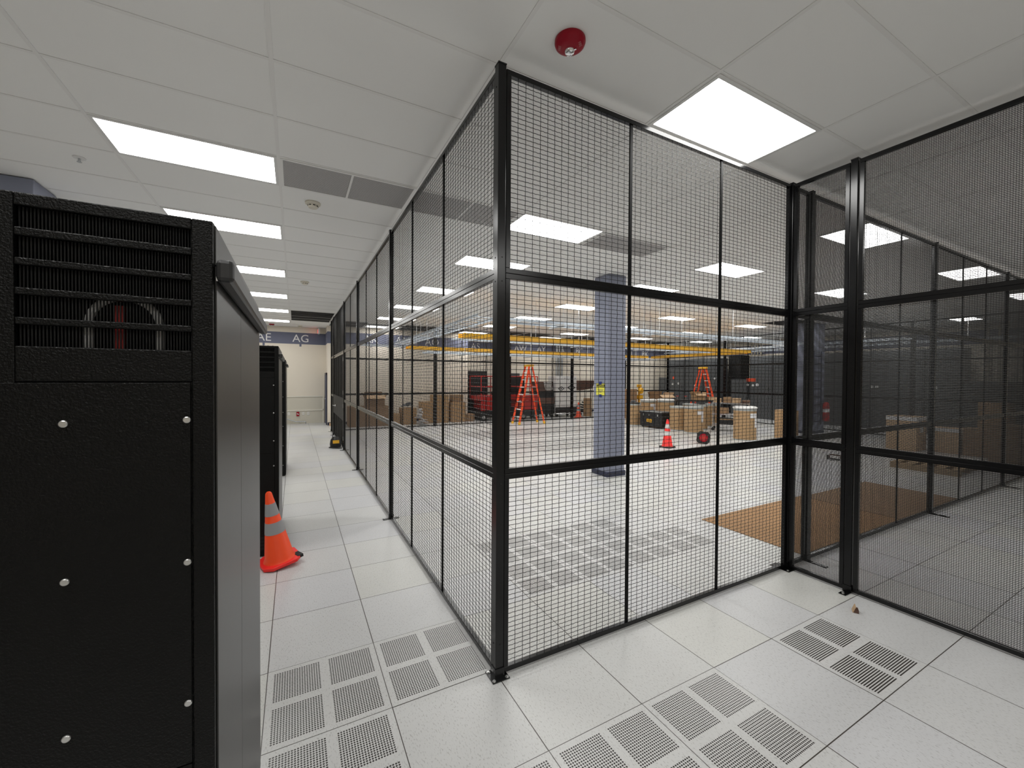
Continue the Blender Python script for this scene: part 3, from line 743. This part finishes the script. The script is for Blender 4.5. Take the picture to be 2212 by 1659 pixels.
# ------------------------------------------------------------------ tool chest
t = thing('tool_chest', 'wide black rolling tool chest with a yellow label in front of the drums', 'tool chest', (10.70, 8.58, 0.0), math.radians(-84))
MB().box(-0.48,-0.28,0.05,0.48,0.28,0.50).build('chest_body', K['plastic'], t, bevel=0.02)
MB().box(-0.50,-0.30,0.505,0.50,0.30,0.60).build('lid', K['plastic'], t, bevel=0.02)
MB().box(-0.48,-0.31,0.585,0.48,-0.295,0.607).build('lid_edge', K['lgrey'], t)
MB().box(-0.17,-0.286,0.20,0.05,-0.281,0.32).build('yellow_label', K['yellow'], t)
mb = MB()
for q in range(5): mb.obox((-0.13+0.036*q, -0.2875, 0.265), (0.018, 0.002, 0.05 if q % 2 else 0.07), (0, 0.15, 0))
mb.build('label_print', K['dark'], t)
for x in (-0.30, -0.06, 0.30): MB().box(x-0.02,-0.292,0.44,x+0.02,-0.281,0.53).build('latch', K['lgrey'] if x != -0.06 else K['zinc'], t)
for sx in (-0.40, 0.40):
    for sy in (-0.2, 0.2): MB().lathe([(0.045,-0.02),(0.045,0.02)], (sx, sy, 0.046), n=14, axis='y').build('wheel', K['rubber'], t)

# ------------------------------------------------------------------ step ladders
def ladder(label, x, y, rz, h=2.30, spread=1.15, w0=0.56, w1=0.30):
    t = thing('step_ladder', label, 'ladder', (x, y, 0), rz, 'orange step ladders')
    F = lambda s, q: Vector((-spread/2*(1-q)-0.06*q, s*(w0/2*(1-q)+w1/2*q), q*h))
    Bk = lambda s, q: Vector((spread/2*(1-q)+0.06*q, s*(w0/2*(1-q)+w1/2*q)*0.95, q*h))
    for s in (-1, 1):
        MB().bar(F(s, 0.035), F(s, 0.985), 0.035, 0.075).build('front_rail', K['ladder'], t)
        MB().bar(Bk(s, 0.035), Bk(s, 0.97), 0.03, 0.055).build('rear_rail', K['ladder'], t)
        MB().bar(F(s, 0.0)+Vector((0,0,0.002)), F(s, 0.045), 0.045, 0.09).build('foot', K['yellow'], t)
        MB().bar(Bk(s, 0.0)+Vector((0,0,0.002)), Bk(s, 0.045), 0.045, 0.08).build('foot', K['yellow'], t)
        MB().bar(F(s, 0.50), Bk(s, 0.50), 0.012, 0.02).build('spreader', K['steel'], t)
    for i in range(1, 8):
        q = i/8.0; a, b = F(-1, q), F(1, q)
        MB().bar(a+Vector((0.015,0.02,0)), b+Vector((0.015,-0.02,0)), 0.08, 0.032).build('step', K['white'], t)
    for i in (1, 3, 5):
        q = i/8.0; MB().bar(Bk(-1, q), Bk(1, q), 0.02, 0.03).build('rear_brace', K['lgrey'], t)
    for s in (-1, 1): MB().bar(F(s, 0.02)+Vector((0,0,0.06)), F(-s, 0.125)*0.5+F(s, 0.125)*0.5, 0.012).build('knee_brace', K['lgrey'], t)
    MB().box(-0.13,-w1/2-0.04,h-0.05,0.13,w1/2+0.04,h+0.03).build('top_cap', K['yellow'], t, bevel=0.01)
    return t
ladder('orange step ladder standing between the corner post and blue column', 7.08, 11.68, 0.0)
ladder('orange step ladder standing behind the drums before the grey switchgear', 14.80, 9.70, 2.62)

# ------------------------------------------------------------------ scissor lifts
def lift(label, x, y, rz=0.0):
    t = thing('scissor_lift', label, 'scissor lift', (x, y, 0), rz, 'red scissor lifts')
    W, D = 0.86, 1.25
    MB().box(-W/2,-D/2,0.13,W/2,D/2,0.40).build('chassis', K['plastic'], t, bevel=0.02)
    for sx in (-1, 1):
        for sy in (-1, 1):
            w = MB().lathe([(0.13,-0.05),(0.145,-0.04),(0.145,0.04),(0.13,0.05)], (sx*(W/2-0.12), sy*(D/2-0.02), 0.146), n=20, axis='y').build('wheel', K['rubber'], t, True)
            MB().lathe([(0.07,-0.058),(0.07,0.058)], (sx*(W/2-0.12), sy*(D/2-0.02), 0.146), n=14, axis='y').build('wheel_hub', K['wheel'], w)
    a = MB()
    for i in range(4):
        z = 0.43+0.09*i
        for sx in (-0.25, 0.25): a.bar((sx, -D/2+0.06, z), (sx, D/2-0.06, z+0.08), 0.045, 0.06)
    a.build('scissor_arms', K['red'], t)
    MB().box(-W/2+0.02,-D/2+0.02,0.43,W/2-0.02,-D/2+0.05,0.82).build('front_cover', K['red'], t)
    MB().box(-W/2,-D/2,0.83,W/2,D/2,1.04).build('platform', K['red'], t, bevel=0.008)
    g = MB()
    for z in (1.42, 1.86):
        g.tube([(-W/2+.02,-D/2+.02,z),(W/2-.02,-D/2+.02,z),(W/2-.02,D/2-.02,z),(-W/2+.02,D/2-.02,z),(-W/2+.02,-D/2+.02,z)], 0.024, 8)
    for px in (-W/2+.02, 0.02, W/2-.02):
        for py in (-D/2+.02, D/2-.02): g.tube([(px,py,1.04),(px,py,1.86)], 0.022, 8)
    g.build('guardrail', K['rail'], t, True)
    MB().box(-W/2+0.03, D/2-0.10, 1.045, W/2-0.03, D/2-0.05, 1.84).build('rear_panel', K['plastic'], t)
    MB().box(0.14,-D/2+0.06,1.06,0.34,-D/2+0.20,1.22).build('control_box', K['plastic'], t)
    return t
lift('red scissor lift parked left of the corner post', 6.16, 13.90, 0.0)
lift('red scissor lift parked behind the orange ladder', 7.98, 13.75, 0.0)
# black panel and equipment behind the lifts
t = thing('equipment_rack', 'tall black equipment rack against the wall behind the red lift', 'rack', (6.16, 14.95, 0))
MB().box(-0.52,-0.22,0.0,0.52,0.22,2.10).build('rack_frame', K['plastic'], t, bevel=0.01)
for q in range(5): MB().box(-0.46,-0.232,0.15+0.38*q,0.46,-0.222,0.48+0.38*q).build('front_plate', K['dark'], t)
t = thing('floor_monitor', 'dark boxy machine standing on the lift behind the ladder', 'machine', (8.0, 14.75, 0))
MB().box(-0.28,-0.2,0.0,0.28,0.2,2.02).build('machine_body', K['grey'], t, bevel=0.02)
MB().box(-0.2,-0.208,1.35,0.2,-0.202,1.75).build('screen', K['dark'], t)
# dark crates with slanted chrome slats
t = thing('slatted_cart', 'dark cart with slanted chrome slats left of the white crate', 'cart', (8.98, 13.75, 0))
MB().box(-0.52,-0.3,0.16,0.52,0.3,0.30).build('cart_deck', K['plastic'], t)
MB().box(-0.50,-0.28,0.305,0.50,0.28,0.62).build('lower_bin', K['plastic'], t, bevel=0.02)
MB().box(-0.52,-0.30,0.625,0.52,0.30,0.90).build('upper_bin', K['brown'], t, bevel=0.02)
MB().box(-0.50,-0.28,0.905,0.50,0.28,1.20).build('dark_bin', K['plastic'], t, bevel=0.02)
MB().box(-0.44,-0.20,1.205,0.50,0.20,1.64).build('back_board', K['brown'], t)
for q in range(8):
    MB().bar((0.02+0.055*q-0.03, -0.225, 1.62), (0.12+0.055*q-0.03, -0.225, 1.24), 0.022).build('slat', K['letter'], t)  # white colour stands in for the bright reflection of chrome
for sx in (-0.42, 0.42):
    for sy in (-0.22, 0.22): MB().lathe([(0.075,-0.025),(0.075,0.025)], (sx, sy, 0.078), n=16, axis='y').build('wheel', K['rubber'], t)
# white crate with diamond marks on a wheeled base
t = thing('white_crate', 'white crate with black diamond marks on a low black trolley', 'crate', (10.12, 13.72, 0))
MB().box(-0.58,-0.34,0.46,0.58,0.34,1.90).build('crate_body', K['white'], t, bevel=0.01)
MB().box(-0.60,-0.36,0.20,0.60,0.36,0.42).build('trolley_deck', K['plastic'], t)
MB().box(-0.60,-0.362,0.425,0.60,0.36,0.455).build('deck_board', K['grey2'], t)
def diamond(cx, cz, s):
    mb = MB()
    P = [(cx-s,cz),(cx,cz-s*0.6),(cx+s,cz),(cx,cz+s*0.6)]
    for i in range(4):
        a, b = P[i], P[(i+1)%4]; mb.bar((a[0],-0.343,a[1]),(b[0],-0.343,b[1]),0.004,0.04)
    mb.obox((cx,-0.343,cz),(0.09,0.003,0.06),(0,0.6,0))
    return mb
diamond(0.28, 1.36, 0.20).build('diamond_mark', K['dark'], t); diamond(-0.30, 1.32, 0.16).build('diamond_mark', K['grey2'], t)
mb = MB()
for q in range(6): mb.obox((-0.5+0.2*q,-0.342,1.72+0.04*(q%3)),(0.03,0.002,0.03))
mb.build('vent_holes', K['dark'], t)
for sx in (-0.61, 0.61): MB().tube([(sx,-0.30,0.05),(sx,-0.30,0.95)], 0.018).build('side_post', K['chrome'], t, True)
for sx in (-0.48, 0.48):
    for sy in (-0.25, 0.25): MB().lathe([(0.09,-0.025),(0.09,0.025)], (sx, sy, 0.092), n=16, axis='y').build('wheel', K['rubber'], t)
MB().tube([(-0.6,-0.36,0.16),(0.6,-0.36,0.16)], 0.02).build('bumper_bar', K['chrome'], t, True)
t = thing('tilt_cart', 'brown tub cart standing between the white crate and blue column', 'cart', (11.45, 13.85, 0))
MB().add([(-0.40,-0.3,1.22),(0.33,-0.3,1.30),(0.33,0.3,1.30),(-0.40,0.3,1.22),(-0.45,-0.36,1.69),(0.47,-0.36,1.70),(0.47,0.36,1.70),(-0.45,0.36,1.69)],
         [(0,3,2,1),(4,5,6,7),(0,1,5,4),(1,2,6,5),(2,3,7,6),(3,0,4,7)]).build('tub', K['brown'], t)
MB().box(-0.42,-0.28,0.16,0.36,0.28,0.24).build('cart_base', K['plastic'], t)
for sx in (-0.36, 0.30):
    for sy in (-0.24, 0.24): MB().tube([(sx,sy,0.24),(sx,sy,1.25)], 0.018).build('upright', K['chrome'], t, True)
for q in range(4): MB().obox((-0.2+0.12*q, -0.05, 0.30+0.09*q), (0.4, 0.36, 0.06), (0.1*q, 0.1, 0.2*q)).build('cable_bundle', K['rubber'], t)
for sx in (-0.32, 0.28): MB().lathe([(0.075,-0.025),(0.075,0.025)], (sx, -0.22, 0.078), n=16, axis='y').lathe([(0.075,-0.025),(0.075,0.025)], (sx, 0.22, 0.078), n=16, axis='y').build('wheel', K['rubber'], t)
carton('tan carton on the floor behind the small far cone', 11.3, 13.30, 0.30, 0.24, 0.85, m='card', group='cardboard boxes')

# ------------------------------------------------------------------ wire cart with clutter beside the right drum
t = thing('wire_cart', 'chrome wire shelf cart loaded with clutter behind the right drum', 'cart', (12.37, 6.74, 0), math.radians(-58))
for sx in (-0.55, 0.55):
    for sy in (-0.25, 0.25):
        MB().tube([(sx,sy,0.12),(sx,sy,1.02)], 0.016).build('upright', K['chrome'], t, True)
        MB().lathe([(0.055,-0.02),(0.055,0.02)], (sx, sy, 0.057), n=14, axis='y').build('caster', K['rubber'], t)
for z in (0.20, 0.58, 0.96):
    mb = MB().box(-0.58,-0.28,z-0.02,0.58,-0.26,z+0.015).box(-0.58,0.26,z-0.02,0.58,0.28,z+0.015)
    for q in range(16): mb.box(-0.57+0.074*q,-0.26,z-0.004,-0.562+0.074*q,0.26,z+0.002)
    mb.build('shelf', K['chrome'], t)
def onshelf(name, label, cat, lx, ly, z, s, m, rz=0.0):
    a = math.radians(-58); x = 12.37+lx*math.cos(a)-ly*math.sin(a); y = 6.74+lx*math.sin(a)+ly*math.cos(a)
    tt = thing(name, label, cat, (x, y, z), a+rz, 'clutter on the wire cart')
    MB().box(-s[0]/2,-s[1]/2,0,s[0]/2,s[1]/2,s[2]).build('box_body', K[m], tt, bevel=0.006)
    MB().box(-s[0]/2,-s[1]/2-0.002,s[2]*0.75,s[0]/2,-s[1]/2-0.0005,s[2]*0.9).build('tape_strip', K['tape'], tt)
onshelf('parts_box', 'dark bin on the bottom shelf of the wire cart', 'box', -0.15, 0, 0.217, (0.5,0.36,0.22), 'plastic')
onshelf('parts_box', 'tan carton on the bottom shelf of the wire cart', 'box', 0.35, 0, 0.217, (0.32,0.36,0.27), 'card')
onshelf('parts_box', 'grey bin on the middle shelf of the wire cart', 'box', 0.30, 0, 0.597, (0.36,0.36,0.24), 'grey2')
onshelf('parts_box', 'brown carton on the middle shelf of the wire cart', 'box', -0.28, 0, 0.597, (0.42,0.36,0.2), 'cardd')
onshelf('parts_box', 'open tan carton at the left end of the wire cart top', 'box', -0.42, 0, 0.977, (0.24,0.3,0.14), 'cardl')
onshelf('parts_box', 'brown carton in the middle of the wire cart top', 'box', -0.12, 0, 0.977, (0.26,0.3,0.2), 'cardd', 0.1)
onshelf('parts_box', 'pale carton right of middle on the wire cart top', 'box', 0.17, 0, 0.977, (0.24,0.3,0.16), 'cardl', -0.1)
onshelf('parts_box', 'dark red case at the right end of the wire cart top', 'box', 0.45, 0, 0.977, (0.24,0.3,0.1), 'brown')
# dark cart with red clamps behind drums
t = thing('work_table', 'dark work table with red tipped clamps behind the fibre drums', 'table', (13.9, 9.2, 0), math.radians(-40))
MB().box(-0.9,-0.3,0.86,0.9,0.3,0.93).build('table_top', K['plastic'], t)
for sx in (-0.85, 0.85):
    for sy in (-0.25, 0.25): MB().box(sx-0.025,sy-0.025,0.0,sx+0.025,sy+0.025,0.858).build('leg', K['plastic'], t)
for q in range(5):
    x = -0.8+0.33*q; MB().tube([(x,0.25,0.93),(x,0.25,1.05)], 0.012).build('clamp_rod', K['chrome'], t, True)
    MB().box(x-0.05,0.22,1.05,x+0.05,0.28,1.075).build('clamp_grip', K['rail'], t)
carton('tilted open carton on the work table left of the ladder foot', 13.72, 9.1, 0.42, 0.34, 0.20, z=0.932, rz=-0.4, openf=True, m='card')
carton('pale carton on the work table at the ladder foot', 14.18, 8.80, 0.36, 0.3, 0.13, z=0.932, rz=-0.5, m='cardl')
# yellow reel machine and open cartons near the column
t = thing('cable_puller', 'yellow cable puller machine beside the open cartons behind the drums', 'machine', (13.10, 11.78, 0), 0.3)
MB().box(-0.2,-0.2,0.0,0.2,0.2,0.10).build('machine_base', K['yellow'], t)
MB().tube([(0,0,0.10),(0,0,1.42)], 0.05).build('mast', K['yellow'], t, True)
MB().lathe([(0.13,-0.07),(0.15,0.0),(0.13,0.07)], (0,-0.09,1.24), n=18, axis='y').build('drive_reel', K['yellow'], t, True)
MB().box(-0.14,-0.14,0.86,0.14,0.10,1.05).build('motor_housing', K['yellow'], t, bevel=0.02)
MB().box(-0.09,-0.08,1.40,0.11,0.08,1.53).build('gear_head', K['yellow'], t, bevel=0.02)
carton('open carton right of the yellow machine', 14.15, 11.45, 0.85, 0.6, 0.95, openf=True, m='cardd')
carton('leaning carton left of the yellow machine', 12.45, 11.75, 0.5, 0.5, 1.32, m='cardd')
carton('tan carton at the blue column edge behind the leftmost drum', 11.2, 11.4, 0.6, 0.5, 1.05, m='cardd')
t = thing('cable_spool', 'black cable spool lid lying on the leftmost drum', 'spool', (10.58, 9.58, 0.845))
MB().lathe([(0.25,-0.012),(0.26,0.0),(0.26,0.02),(0.10,0.05)], n=24).build('flange', K['plastic'], t, True)
MB().lathe([(0.09,0.052),(0.09,0.11)], n=18).build('hub', K['grey2'], t, True)

# ------------------------------------------------------------------ right side of the cage seen through fine mesh
carton('tall tan carton with a white top edge half hidden by the right corner post', 12.24, 4.85, 0.42, 0.5, 0.86, rz=0.1, m='card')
def whitetop(x, y, w, d, h, label, m='cardl', rz=0.0):
    t = carton(label, x, y, w, d, h, rz=rz, m=m, patch=True)
    MB().box(-w/2-0.004,-d/2-0.004,h-0.10,w/2+0.004,d/2+0.004,h-0.002).build('white_liner', K['paper'], t)
    return t
whitetop(13.0, 2.32, 0.62, 0.6, 0.86, 'tall tan carton with white liner seen through the right mesh')
whitetop(13.35, 1.62, 0.5, 0.5, 0.62, 'shorter tan carton pair with pink edge right of the tall tan carton')
carton('brown carton beside the short tan carton at the right', 13.3, 1.08, 0.5, 0.45, 0.66, m='cardd')
carton('dark brown carton farther right through both meshes', 12.9, 0.55, 0.55, 0.5, 0.82, m='cardd')
carton('tall brown carton standing behind the dark right cartons', 14.3, 1.05, 0.55, 0.5, 1.25, m='card')
t = thing('wood_pallet', 'low wooden pallet loaded flat on the floor behind the right mesh', 'pallet', (10.4, 1.05, 0), 0.05)
for q in range(5): MB().box(-0.6,-0.5+0.22*q,0.10,0.6,-0.38+0.22*q,0.12).build('deck_board', K['wood'], t)
for q in range(3): MB().box(-0.6+0.55*q,-0.5,0.001,-0.5+0.55*q,0.5,0.098).build('stringer', K['wood'], t)
t = thing('dolly', 'small dark dolly lying on the floor inside the cage at right', 'dolly', (9.8, 2.5, 0), 0.4)
MB().tube([(-0.2,-0.1,0.05),(0.2,-0.1,0.05),(0.22,0,0.05),(0.2,0.1,0.05),(-0.2,0.1,0.05)], 0.014).build('frame', K['brown'], t, True)
for sy in (-0.13, 0.13): MB().lathe([(0.05,-0.02),(0.05,0.02)], (-0.19, sy, 0.052), n=16, axis='y').build('wheel', K['rubber'], t, True)
MB().box(-0.30,-0.1,0.02,-0.215,0.1,0.035).build('toe_plate', K['plastic'], t)
# fire extinguisher hung on the right column
t = thing('fire_extinguisher', 'red fire extinguisher with white label hung on the right blue column', 'fire extinguisher', (14.64, 4.885, 0.42), 0)
MB().lathe([(0.085,0),(0.095,0.02),(0.095,0.52),(0.07,0.60),(0.03,0.64)], n=24).build('cylinder', K['red'], t, True)
MB().lathe([(0.0962,0.28),(0.0962,0.40)], n=24).build('paper_label', K['paper'], t, True)
MB().box(-0.03,-0.03,0.64,0.03,0.03,0.70).build('valve', K['chrome'], t)
MB().tube([(0.03,0,0.67),(0.11,-0.02,0.62),(0.12,-0.03,0.40),(0.11,-0.04,0.2)], 0.012).build('hose', K['rubber'], t, True)
MB().box(-0.04,0.097,0.30,0.04,0.112,0.50).build('wall_bracket', K['steel'], t)
# ladder style cable rack up the right column
t = thing('cable_ladder', 'vertical dark cable ladder fixed to the front of the right blue column', 'cable ladder', (14.22, 4.95, 0.3))
for q in (-0.23, 0.23): MB().box(q-0.012, -0.012, 0, q+0.012, 0.012, 2.45).build('side_rail', K['navy'], t)
for q in range(9): MB().box(-0.217,-0.012,0.10+0.27*q,0.217,0.008,0.14+0.27*q).build('rung', K['navy'], t)
for z in (0.25, 2.2): MB().box(-0.24,0.0125,z,-0.22,0.0495,z+0.05).box(0.22,0.0125,z,0.24,0.0495,z+0.05).build('wall_bracket', K['steel'], t)

# ------------------------------------------------------------------ grey switchgear along the right wall
def gear(y0, y1, h, x0, label, red=None, dots=()):
    t = thing('switchgear_cabinet', label, 'switchgear cabinet', (x0, y0, 0), 0, 'grey switchgear cabinets')
    d = 0.8; L = y1-y0
    MB().box(0,0.004,0.0,d,L-0.004,h).build('cabinet_body', K['grey'], t, bevel=0.01)
    n = max(1, round(L/0.95))
    for i in range(n):
        dd = MB().box(-0.012, 0.03+i*L/n, 0.12, -0.001, (i+1)*L/n-0.03, h-0.06).build('door', K['grey'], t, bevel=0.003)
        MB().box(-0.035, 0.09+i*L/n, h*0.45, -0.0125, 0.11+i*L/n, h*0.45+0.16).build('handle', K['plastic'], dd)
    if red: MB().box(-0.016, red[0]-y0-red[2]/2, red[1]-0.07, -0.0125, red[0]-y0+red[2]/2, red[1]+0.07).build('warning_label', K['ladder'], t)
    for (yy, zz, r, m) in dots:
        MB().lathe([(r,-0.022),(r,-0.013)], (0, yy-y0, zz), n=14, axis='x').build('dial' , K[m], t)
    return t
gear(11.0, 14.05, 2.86, 17.66, 'tall grey switchgear at the back corner behind the second ladder', (13.7, 1.86, 0.10), [(13.36,1.55,0.06,'white'),(13.75,1.52,0.06,'white'),(11.15,1.83,0.05,'white'),(12.3,1.45,0.05,'white')])
gear(14.1, 14.75, 1.88, 17.66, 'low grey switchgear at the very back corner')
gear(9.42, 10.3, 1.80, 17.66, 'low grey switchgear with beige conduits rising behind it', (9.3+0.35, 1.70, 0.0001))
gear(6.4, 9.38, 2.86, 17.66, 'tall grey switchgear with a wide red label right of the conduits', (9.30, 1.77, 0.42), [(9.45,1.54,0.055,'white'),(9.2,1.52,0.055,'white'),(9.0,1.55,0.07,'paper')])
gear(3.4, 6.36, 2.86, 17.66, 'tall grey switchgear seen through the fine mesh with a red tag', (5.15, 1.80, 0.14), [(4.8,1.55,0.06,'white'),(4.65,1.55,0.05,'white')])
gear(2.5, 3.36, 2.86, 17.66, 'tall grey switchgear farthest right through both meshes', None, [(3.1,1.55,0.05,'white')])
gear(0.4, 2.46, 1.75, 17.66, 'low dark switchgear at the far right end with conduits above')
for i, y in enumerate((9.6, 9.75, 9.90, 10.05, 2.25, 2.0)):
    o = MB().tube([(18.9,y,1.81),(18.9,y,3.68)], 0.035).build('wall_conduit', K['pipe'], None, True)
    tag(o, ('beige vertical conduit above the low switchgear, %s from its near end' % ORD[i] if i < 4 else 'beige conduit above the low switchgear at the far right, %s' % ('farther' if i == 4 else 'nearer')), 'conduit', 'beige conduits')
o = MB().box(18.45,10.32,0.002,19.15,10.96,3.0).build('dark_gap_fill', K['dark']); tag(o, 'added black box standing for the dark gap between the grey switchgear', 'cabinet')  # black box added to paint the shade of the open gap
for i, (x, w) in enumerate(((10.85, 0.05), (11.02, 0.05), (11.2, 0.05))):
    o = MB().tube([(x,15.3,0.0),(x,15.3,3.68)], w).build('wall_conduit', K['steel'], None, True)
    tag(o, 'grey vertical conduit on the back wall behind the white crate, %s from the left' % ORD[i], 'conduit', 'grey conduits')

# ------------------------------------------------------------------ overhead fibre raceway and cable trays
def raceway(pts, label, rods):
    t = thing('fibre_raceway', label, 'cable raceway', (0,0,0), 0, 'yellow overhead raceways')
    for i in range(len(pts)-1):
        (x0,y0), (x1,y1) = pts[i], pts[i+1]; z = 2.70; w = 0.15; hh = 0.10
        dx, dy = x1-x0, y1-y0; L = math.hypot(dx, dy); a = math.atan2(dy, dx)
        mb = MB().box(0,-w,0,L,w,0.008).box(0,-w,0.008,L,-w+0.008,hh).box(0,w-0.008,0.008,L,w,hh)
        mb.build('trough', K['yellow'], t, loc=(x0,y0,z), rot=(0,0,a))
        n = int(L/1.2)
        for q in range(n):
            MB().tube([(x0+dx*(q+0.5)/n, y0+dy*(q+0.5)/n, z+0.011), (x0+dx*(q+0.5)/n, y0+dy*(q+0.5)/n, CZ-0.002)], 0.006, 6).build('hanger_rod', K['steel'], t)
    return t
raceway([(2.25, 6.5), (12.85, 6.5)], 'nearer yellow fibre raceway crossing above the cage', 8)
raceway([(2.1, 10.9), (12.6, 10.9)], 'farther yellow fibre raceway crossing above the cage by the back', 8)
raceway([(13.05, 10.9), (13.05, 6.7)], 'short yellow fibre raceway joining the two long runs at right', 4)
def tray(p, q, label, z=2.93, w=0.45, step=0.28, m='pale', drops=True):
    t = thing('cable_tray', label, 'cable tray', (0,0,0), 0, 'pale overhead cable trays')
    p, q = Vector((*p, z)), Vector((*q, z)); d = (q-p); L = d.length; d.normalize(); n = Vector((-d.y, d.x, 0))
    for s in (-1, 1): MB().bar(p+n*s*w/2, q+n*s*w/2, 0.015, 0.048).build('side_rail', K[m], t)
    r = MB(); k = int(L/step)
    for i in range(k):
        c = p+d*(i+0.5)*step; r.bar(c-n*(w/2-0.012)+Vector((0,0,-0.02)), c+n*(w/2-0.012)+Vector((0,0,-0.012)), 0.018, 0.014)
    ro = r.build('rungs', K[m], t); ro['kind'] = 'stuff'
    kk = max(2, int(L/2.4))
    for i in range(kk):
        c = p+d*L*(i+0.5)/kk
        for s in (-1, 1): MB().tube([c+n*s*(w/2+0.025)+Vector((0,0,-0.05)), (c+n*s*(w/2+0.025)).xy.to_3d()+Vector((0,0,CZ-0.002))], 0.006, 6).build('hanger_rod', K['white'], t)
        MB().bar(c-n*(w/2+0.05)+Vector((0,0,-0.06)), c+n*(w/2+0.05)+Vector((0,0,-0.06)), 0.04, 0.03).build('strut_channel', K['steel'], t)
    return t
tray((2.45, 5.0), (13.6, 5.0), 'pale ladder tray crossing above the cage in front of the column line')
tray((2.1, 4.6), (2.1, 12.0), 'pale ladder tray running away along the corridor side of the cage', w=0.5)
tray((2.5, 7.6), (12.7, 7.6), 'pale ladder tray just beyond the nearer yellow raceway', z=2.79)
tray((2.5, 10.3), (12.4, 10.3), 'pale ladder tray just before the farther yellow raceway', z=2.585)
tray((15.2, 3.0), (15.2, 12.0), 'pale ladder tray running away near the right end of the cage', z=3.05)
tray((16.9, 1.0), (16.9, 13.9), 'pale ladder tray in front of the grey switchgear tops', z=3.06, w=0.6, step=0.30)
tray((0.9, 12.0+1.2), (5.2, 12.0+1.2), 'pale ladder tray over the cartons beyond the far fence', z=2.95)

# ------------------------------------------------------------------ wall fittings at corridor end
def plate(x, z, label, m='ivory', red=False):
    nm = 'fire_pull_station' if red else 'wall_outlet'
    w, h = (0.10, 0.16) if red else (0.072, 0.115)
    t = thing(nm, label, 'fire alarm' if red else 'outlet', (x, YW-0.022, z), 0, None if red else 'white wall outlets')
    MB().box(-w/2,-0.012 if not red else -0.045,-h/2,w/2,0,h/2).build('cover_plate', K['fire'] if red else K['white'], t, bevel=0.003)
    if red: MB().obox((0,-0.048,0.0),(0.07,0.006,0.03),(0,0.5,0)).build('pull_handle', K['paper'], t)
    else: MB().box(-0.016,-0.0135,-0.03,0.016,-0.0122,0.03).build('socket_face', K['ivory'], t)
plate(-1.27, 0.39, 'white wall outlet left of the red fire pull station')
plate(-0.965, 0.37, 'red fire pull station on the wall at the corridor end', red=True)
plate(-0.78, 0.385, 'white wall outlet just right of the red fire pull station')
plate(-0.61, 0.38, 'white wall outlet farthest right of the red fire pull station')
t = thing('handrail', 'steel handrail sloping down along the wall at the corridor end', 'handrail', (0,0,0))
MB().tube([(-2.6,15.25,0.70),(-1.36,15.25,0.215),(-1.03,15.25,0.09),(-0.74,15.25,0.085),(-0.70,15.25,0.06),(-0.70,15.25,0.003)], 0.02).build('rail_pipe', K['steel'], t, True)
MB().tube([(-0.90,15.25,0.08),(-0.90,15.36,0.06)], 0.012).build('wall_bracket', K['steel'], t, True)
o = MB().box(0.05,14.0,0.001,0.45,14.24,0.05).box(0.05,14.02,0.05,0.42,14.24,0.09).build('floor_plank', K['cardl']); tag(o, 'short pale planks stacked on the floor against the wall step', 'planks')

# ------------------------------------------------------------------ camera, view
cam = bpy.data.cameras.new('camera'); co = bpy.data.objects.new('camera', cam); C.objects.link(co)
yaw, pitch, roll = 4.89431580e-01, -1.43133852e-02, 5.97838931e-03
f = Vector((math.sin(yaw)*math.cos(pitch), math.cos(yaw)*math.cos(pitch), math.sin(pitch)))
r = Vector((math.cos(yaw), -math.sin(yaw), 0)); u = r.cross(f)
r2 = r*math.cos(roll)+u*math.sin(roll); u2 = -r*math.sin(roll)+u*math.cos(roll)
m = Matrix((r2, u2, -f)).transposed().to_4x4(); m.translation = Vector((-1.07478156, -2.22904741, 1.78850173))
co.matrix_world = m
cam.sensor_fit = 'HORIZONTAL'; cam.sensor_width = 36; cam.lens = 881.9218/2212*36; cam.clip_start = 0.02; cam.clip_end = 100
sc = bpy.context.scene; sc.camera = co
w = bpy.data.worlds.new('world'); sc.world = w; w.use_nodes = True
w.node_tree.nodes['Background'].inputs[0].default_value = (0.5, 0.5, 0.5, 1); w.node_tree.nodes['Background'].inputs[1].default_value = 0.0
vs = sc.view_settings; vs.view_transform = 'Standard'; vs.look = 'None'; vs.exposure = 0.17; vs.gamma = 1.0; vs.use_curve_mapping = False
